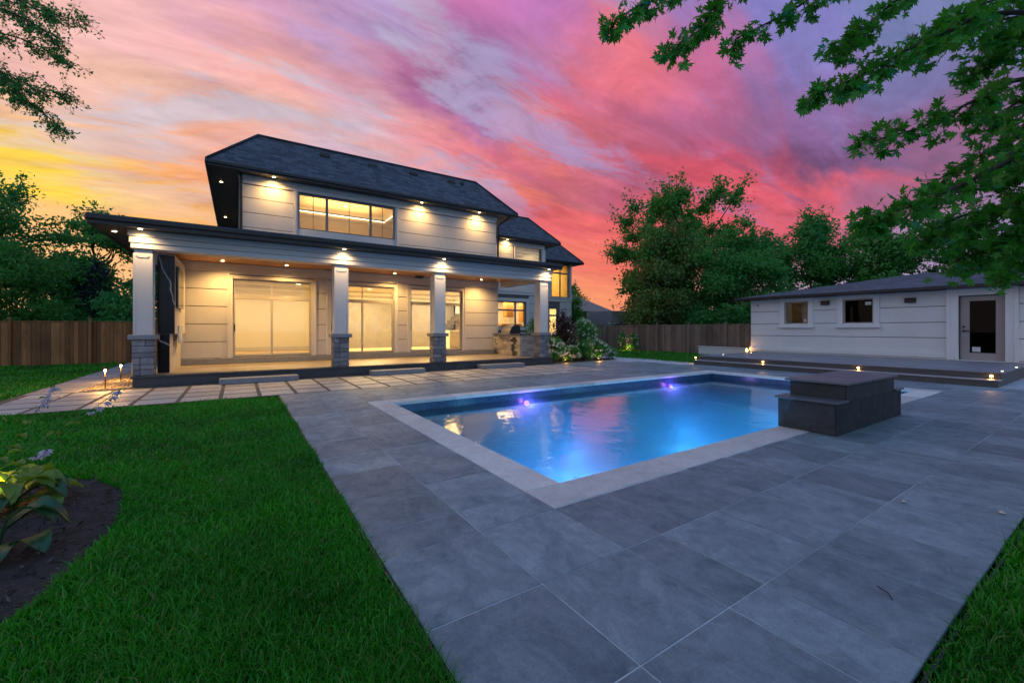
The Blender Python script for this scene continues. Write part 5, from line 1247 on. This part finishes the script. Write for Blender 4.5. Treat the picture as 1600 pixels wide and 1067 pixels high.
def hosta(label, X, Y, nl, L, W, seed, mats, zb=.0, stalks=()):
    g = np.random.default_rng(seed); t = thing('hosta', label, 'plant', (X, Y, -.02), 'hostas in the flower bed')
    for i in range(nl):
        a = 2 * math.pi * (i + g.uniform(-.3, .3)) / nl * 1.618 * 2; ring = .35 + .65 * ((i % 3) / 2)
        m = MB(); h = .05 + .15 * (1 - ring) + g.uniform(0, .06)
        st = np.array((X, Y, -.02)); tip = st + np.array((math.cos(a) * .14 * ring, math.sin(a) * .14 * ring, h))
        m.tube([st, (st + tip) / 2 + (0, 0, .03), tip], [.009, .008, .006], 5, False); blade(m, tip, (math.cos(a), math.sin(a), 0), L * g.uniform(.8, 1.1), W * g.uniform(.85, 1.1), .35 + .5 * (1 - ring), g)
        obj('leaf', m, mats[i % len(mats)], t, True)
    for pix in stalks:
        P = [np.array((X, Y, .0))] + [np.array(at_t(*q)) for q in pix]; Q = []
        for i in range(len(P) - 1):
            for s in np.linspace(0, 1, 5, endpoint=False): Q.append(P[i] + (P[i + 1] - P[i]) * s)
        Q.append(P[-1]); m = MB().tube(Q, [.0055 * (1 - .6 * i / len(Q)) for i in range(len(Q))], 6)
        for i in range(len(Q) // 2, len(Q), 2): blade(m, Q[i], g.normal(size=3), g.uniform(.03, .07), .012, .3, g, .003)
        so = obj('flower_stalk', m, LF_B, t, True)
        for i in range(3, len(Q) // 2 + 5, 2):
            lm = MB(); blade(lm, Q[i], g.normal(size=3) + np.array((.4, -.2, 0)), g.uniform(.10, .17), .034, .45, g, .006); obj('leaf', lm, HOSTB, t, True)
        fl = MB()
        for i in range(len(Q) - 5, len(Q)):
            for k_ in range(2 if i < len(Q) - 1 else 3):
                a = g.uniform(0, 6.28); d0 = np.array((math.cos(a) * .6, math.sin(a) * .6, -.75)); c = Q[i]
                for q in range(6):
                    b = 2 * math.pi * q / 6; e1 = unit(np.cross(d0, (0, 0, 1.0))[None])[0]; e2 = np.cross(e1, d0); rad = e1 * math.cos(b) + e2 * math.sin(b); tn = np.cross(d0, rad)
                    Lf = g.uniform(.05, .07) if i > len(Q) - 5 else .035
                    fl.add([c + d0 * .012, c + d0 * Lf * .55 + rad * .010 + tn * .009, c + d0 * Lf + rad * .024, c + d0 * Lf * .55 + rad * .010 - tn * .009], [(0, 1, 2), (0, 2, 3)])
        obj('blossom', fl, bpy.data.materials.get('lilac_petal') or M('lilac_petal', (.74, .70, .80), (.62, .56, .72), .6, 20, transl=.35), so)
    return t
hosta('yellow-green lit hosta with tall pale lilac flower stalks at the left edge', -1.60, 5.30, 22, .33, .095, 3, [HOSTB, HOSTA, HOSTB], stalks=([(-40, 760, 3.9), (60, 690, 3.6), (130, 650, 3.5), (188, 608, 3.4)], [(-30, 740, 3.9), (20, 690, 3.8), (55, 645, 3.7), (86, 604, 3.6)], [(-20, 780, 3.7), (20, 740, 3.5), (50, 715, 3.4), (72, 700, 3.3)]))
hosta('broad blue-green hosta low in the left foreground bed', -1.38, 4.32, 9, .33, .11, 8, [HOSTA])
uplight('small amber uplight hidden under the hosta leaves', -1.72, 5.40, 4.0)

# ------------------------------------------------------------------ grass
GRASSM, _k = new_mat('grass_blade')
_r = _k.n('ShaderNodeNewGeometry').outputs['Random Per Island']; _pp = pos(_k)
_c = _k.mix(_k.m('ADD', _k.m('MULTIPLY', _r, .6), _k.m('MULTIPLY', _k.noise(_pp, .8, 4, .6), .5), clamp=True), (.022, .235, .008), (.050, .40, .014))
_c = _k.mix(_k.n('ShaderNodeMapRange', {0: _k.noise(_pp, .55, 6, .7), 1: .42, 2: .62, 3: 0.0, 4: .6}).outputs[0], _c, (.014, .10, .010))
_c = _k.mix(_k.n('ShaderNodeMapRange', {0: _k.noise(_pp, 2.6, 5, .7), 1: .55, 2: .72, 3: 0.0, 4: .45}).outputs[0], _c, (.085, .30, .03))
_c = _k.mix(_k.n('ShaderNodeMapRange', {0: _k.m('FRACT', _k.m('MULTIPLY', _r, 9.7)), 1: .945, 2: .96}).outputs[0], _c, (.20, .22, .08))
_b = _k.n('ShaderNodeBsdfPrincipled', {'Base Color': _c, 'Roughness': .45, 'Specular IOR Level': .35}); _t = _k.n('ShaderNodeBsdfTranslucent', {'Color': _c})
finish(_k, _k.n('ShaderNodeMixShader', {0: .3, 1: _b.outputs[0], 2: _t.outputs[0]}).outputs[0])
def grass(name, label, n, t0, t1, az0, az1, keep, hh=(.042, .078), wk=1.0):
    t = rng.uniform(t0, t1, n); a = R_(33.2) + np.radians(rng.uniform(az0, az1, n)); x = t * np.sin(a); y = t * np.cos(a)
    k_ = keep(x, y); x, y, t = x[k_], y[k_], t[k_]; n = len(x)
    h = rng.uniform(*hh, n) * rng.choice([.7, 1.0, 1.35], n, p=[.4, .45, .15]) * (.75 + .5 * np.sin(x * 2.1 + 1.3 * np.sin(y * 1.7)) ** 2); wd = (.0011 + .00078 * t) * wk * rng.uniform(.7, 1.3, n)
    la = rng.uniform(0, 2 * np.pi, n) + 1.2 * np.sin(x * 1.3 + y); ln = h * rng.uniform(.15, 1.0, n)
    lx, ly = np.cos(la), np.sin(la); fa = rng.uniform(0, 2 * np.pi, n); sx, sy = np.cos(fa) * wd, np.sin(fa) * wd
    V = np.zeros((n, 5, 3)); z = LZ
    V[:, 0] = np.stack([x - sx, y - sy, np.full(n, z)], 1); V[:, 1] = np.stack([x + sx, y + sy, np.full(n, z)], 1)
    mx, my, mz_ = x + lx * ln * .35, y + ly * ln * .35, z + h * .62
    V[:, 2] = np.stack([mx + sx * .8, my + sy * .8, mz_], 1); V[:, 3] = np.stack([mx - sx * .8, my - sy * .8, mz_], 1)
    V[:, 4] = np.stack([x + lx * ln, y + ly * ln, z + h * (1 - .25 * (ln / h) ** 2)], 1)
    b = np.arange(n)[:, None] * 5
    idx = np.concatenate([b + np.array([[0, 1, 2, 3]]), b + np.array([[3, 2, 4]])], 1).ravel()
    o = bulk(name, V.reshape(-1, 3), np.tile([4, 3], n), idx, GRASSM); return tag(o, label, 'grass', kind='stuff')
def edge(x, y): return .03 * np.sin(7 * x + 3 * y) + .02 * np.sin(17 * x - 11 * y)
def keep_main(x, y): return (x < XL - .005 + .25 * edge(x, y)) & (y < 10.86 + .6 * edge(x, y) - .12 * (x > .45) * (x - .45) / .3) & (y > -1) & ~in_poly(x, y, BED)
grass('grass', 'thick green lawn grass left of the patio', 300000, 1.1, 6.5, -72, 12, keep_main)
grass('grass', 'far part of the green lawn grass in front of the walkway', 140000, 6.5, 14, -72, 12, keep_main)
grass('grass', 'lawn grass in front of the dark brown fence', 60000, 13, 32, -60, -30, lambda x, y: (x < -4.13) & (y > 11) & (y < 25.4), wk=1.1)
grass('grass', 'strip of lawn grass at the lower right corner', 170000, .9, 8, 14, 70, lambda x, y: (y < YF - .012 + .2 * edge(x, y)) & (y > -1.8))
grass('grass', 'patch of lawn grass between the deck and the cedar fence', 60000, 15, 33, -2, 32, lambda x, y: (x > 11.6) & (x < 23.85) & (y > 11.0) & (y < 23.5) & ((y > 16.4 - .0 * x) | (x > 16.6)) & ~((np.abs(y - (14.2 + .95 * (x - 14.5))) < .75) & (x > 13.5)) & ~((x < 16.1) & (y < 17.3)), wk=1.1)
tufts = grass('grass', 'long grass blades overhanging the patio edge', 900, 1.0, 8, -45, 60, lambda x, y: ((np.abs(x - XL + .02) < .03) & (y > .5) & (y < 10.8)) | ((np.abs(y - YF + .04) < .04) & (x > 1)), (.08, .14), .9)

# steel edging between lawn and tiles
eg = obj('lawn_edging', MB().box(XL - .022, XL - .008, YF - .02, 10.84, -.05, -.004).box(XL - .022, 22, YF - .034, YF - .02, -.05, -.004), DARK)
tag(eg, 'thin dark metal edging strip between lawn and patio', 'edging')
# litter on the tiles
for i, (u, v) in enumerate(((1411, 784), (1567, 803))):
    p = at_z(u, v); pb = pebble_cloud(p[0] - .012, p[0] + .012, p[1] - .012, p[1] + .012, 1, .022, .028, .004)
    o = obj('pebble', pb, M('pale_pebble', (.55, .5, .42), None, .8) if i == 0 else bpy.data.materials['pale_pebble']); tag(o, ('pale pebble on a tile joint right of the spillway block', 'pale pebble on the patio near the right grass edge')[i], 'pebble')
p = at_z(1388, 929); tw = obj('twig', MB().tube([(p[0] - .05, p[1] - .03, .008), (p[0], p[1], .012), (p[0] + .04, p[1] + .06, .007)], .003, 5), BARK); tag(tw, 'tiny dark twig lying on the patio tiles', 'twig')

# ------------------------------------------------------------------ neighbours beyond the fence
nh = thing('neighbour_house', 'brown-roofed neighbouring house half hidden beyond the fence', 'house', (32, 36, 0))
obj('wall', MB().box(26.5, 35.5, 34, 41, 0, 3.4), M('neighbour_brick', (.16, .10, .075), (.11, .07, .05), .9, 8, .3, 40), nh)
NR = M('brown_shingle', (.36, .27, .22), (.27, .20, .165), .9, 10, .4, 40)
roof_mesh('roof', [[(26, 33.4, 3.4), (36, 33.4, 3.4), (33, 37.5, 5.6), (29, 37.5, 5.6)], [(26, 41.6, 3.4), (26, 33.4, 3.4), (29, 37.5, 5.6)], [(36, 33.4, 3.4), (36, 41.6, 3.4), (33, 37.5, 5.6)]], NR, nh)
rl = thing('deck_railing', 'dark slatted railing in front of the neighbouring house', 'railing', (27.5, 31.5, 0))
for i in range(26): obj('slat', MB().box(25.6 + .14 * i, 25.6 + .14 * i + .1, 31.5, 31.53, .6, 2.75), DARK, rl)
obj('rail', MB().box(25.5, 29.3, 31.46, 31.56, 2.75, 2.82).box(25.5, 29.3, 31.46, 31.56, .5, .6), DARK, rl)
ns = thing('neighbour_shed', 'grey-sided neighbouring shed with a white eave behind the fence', 'shed', (30.5, 29, 0))
for i in range(16): obj('siding_board', MB().prism([(29.2, 27.6, .0 + .2 * i), (29.2, 27.56, .02 + .2 * i), (29.2, 27.585, .2 + .2 * i), (29.2, 27.6, .2 + .2 * i)], (3.6, 0, 0)), bpy.data.materials.get('grey_siding') or M('grey_siding', (.36, .36, .40), (.30, .30, .34), .7, 2), ns)
obj('wall', MB().box(29.2, 32.8, 27.61, 31, 0, 3.2), bpy.data.materials['grey_siding'], ns)
obj('eave', MB().box(28.6, 33, 26.7, 27.5, 1.98, 2.1, .01), WHITE_TRIM, ns)
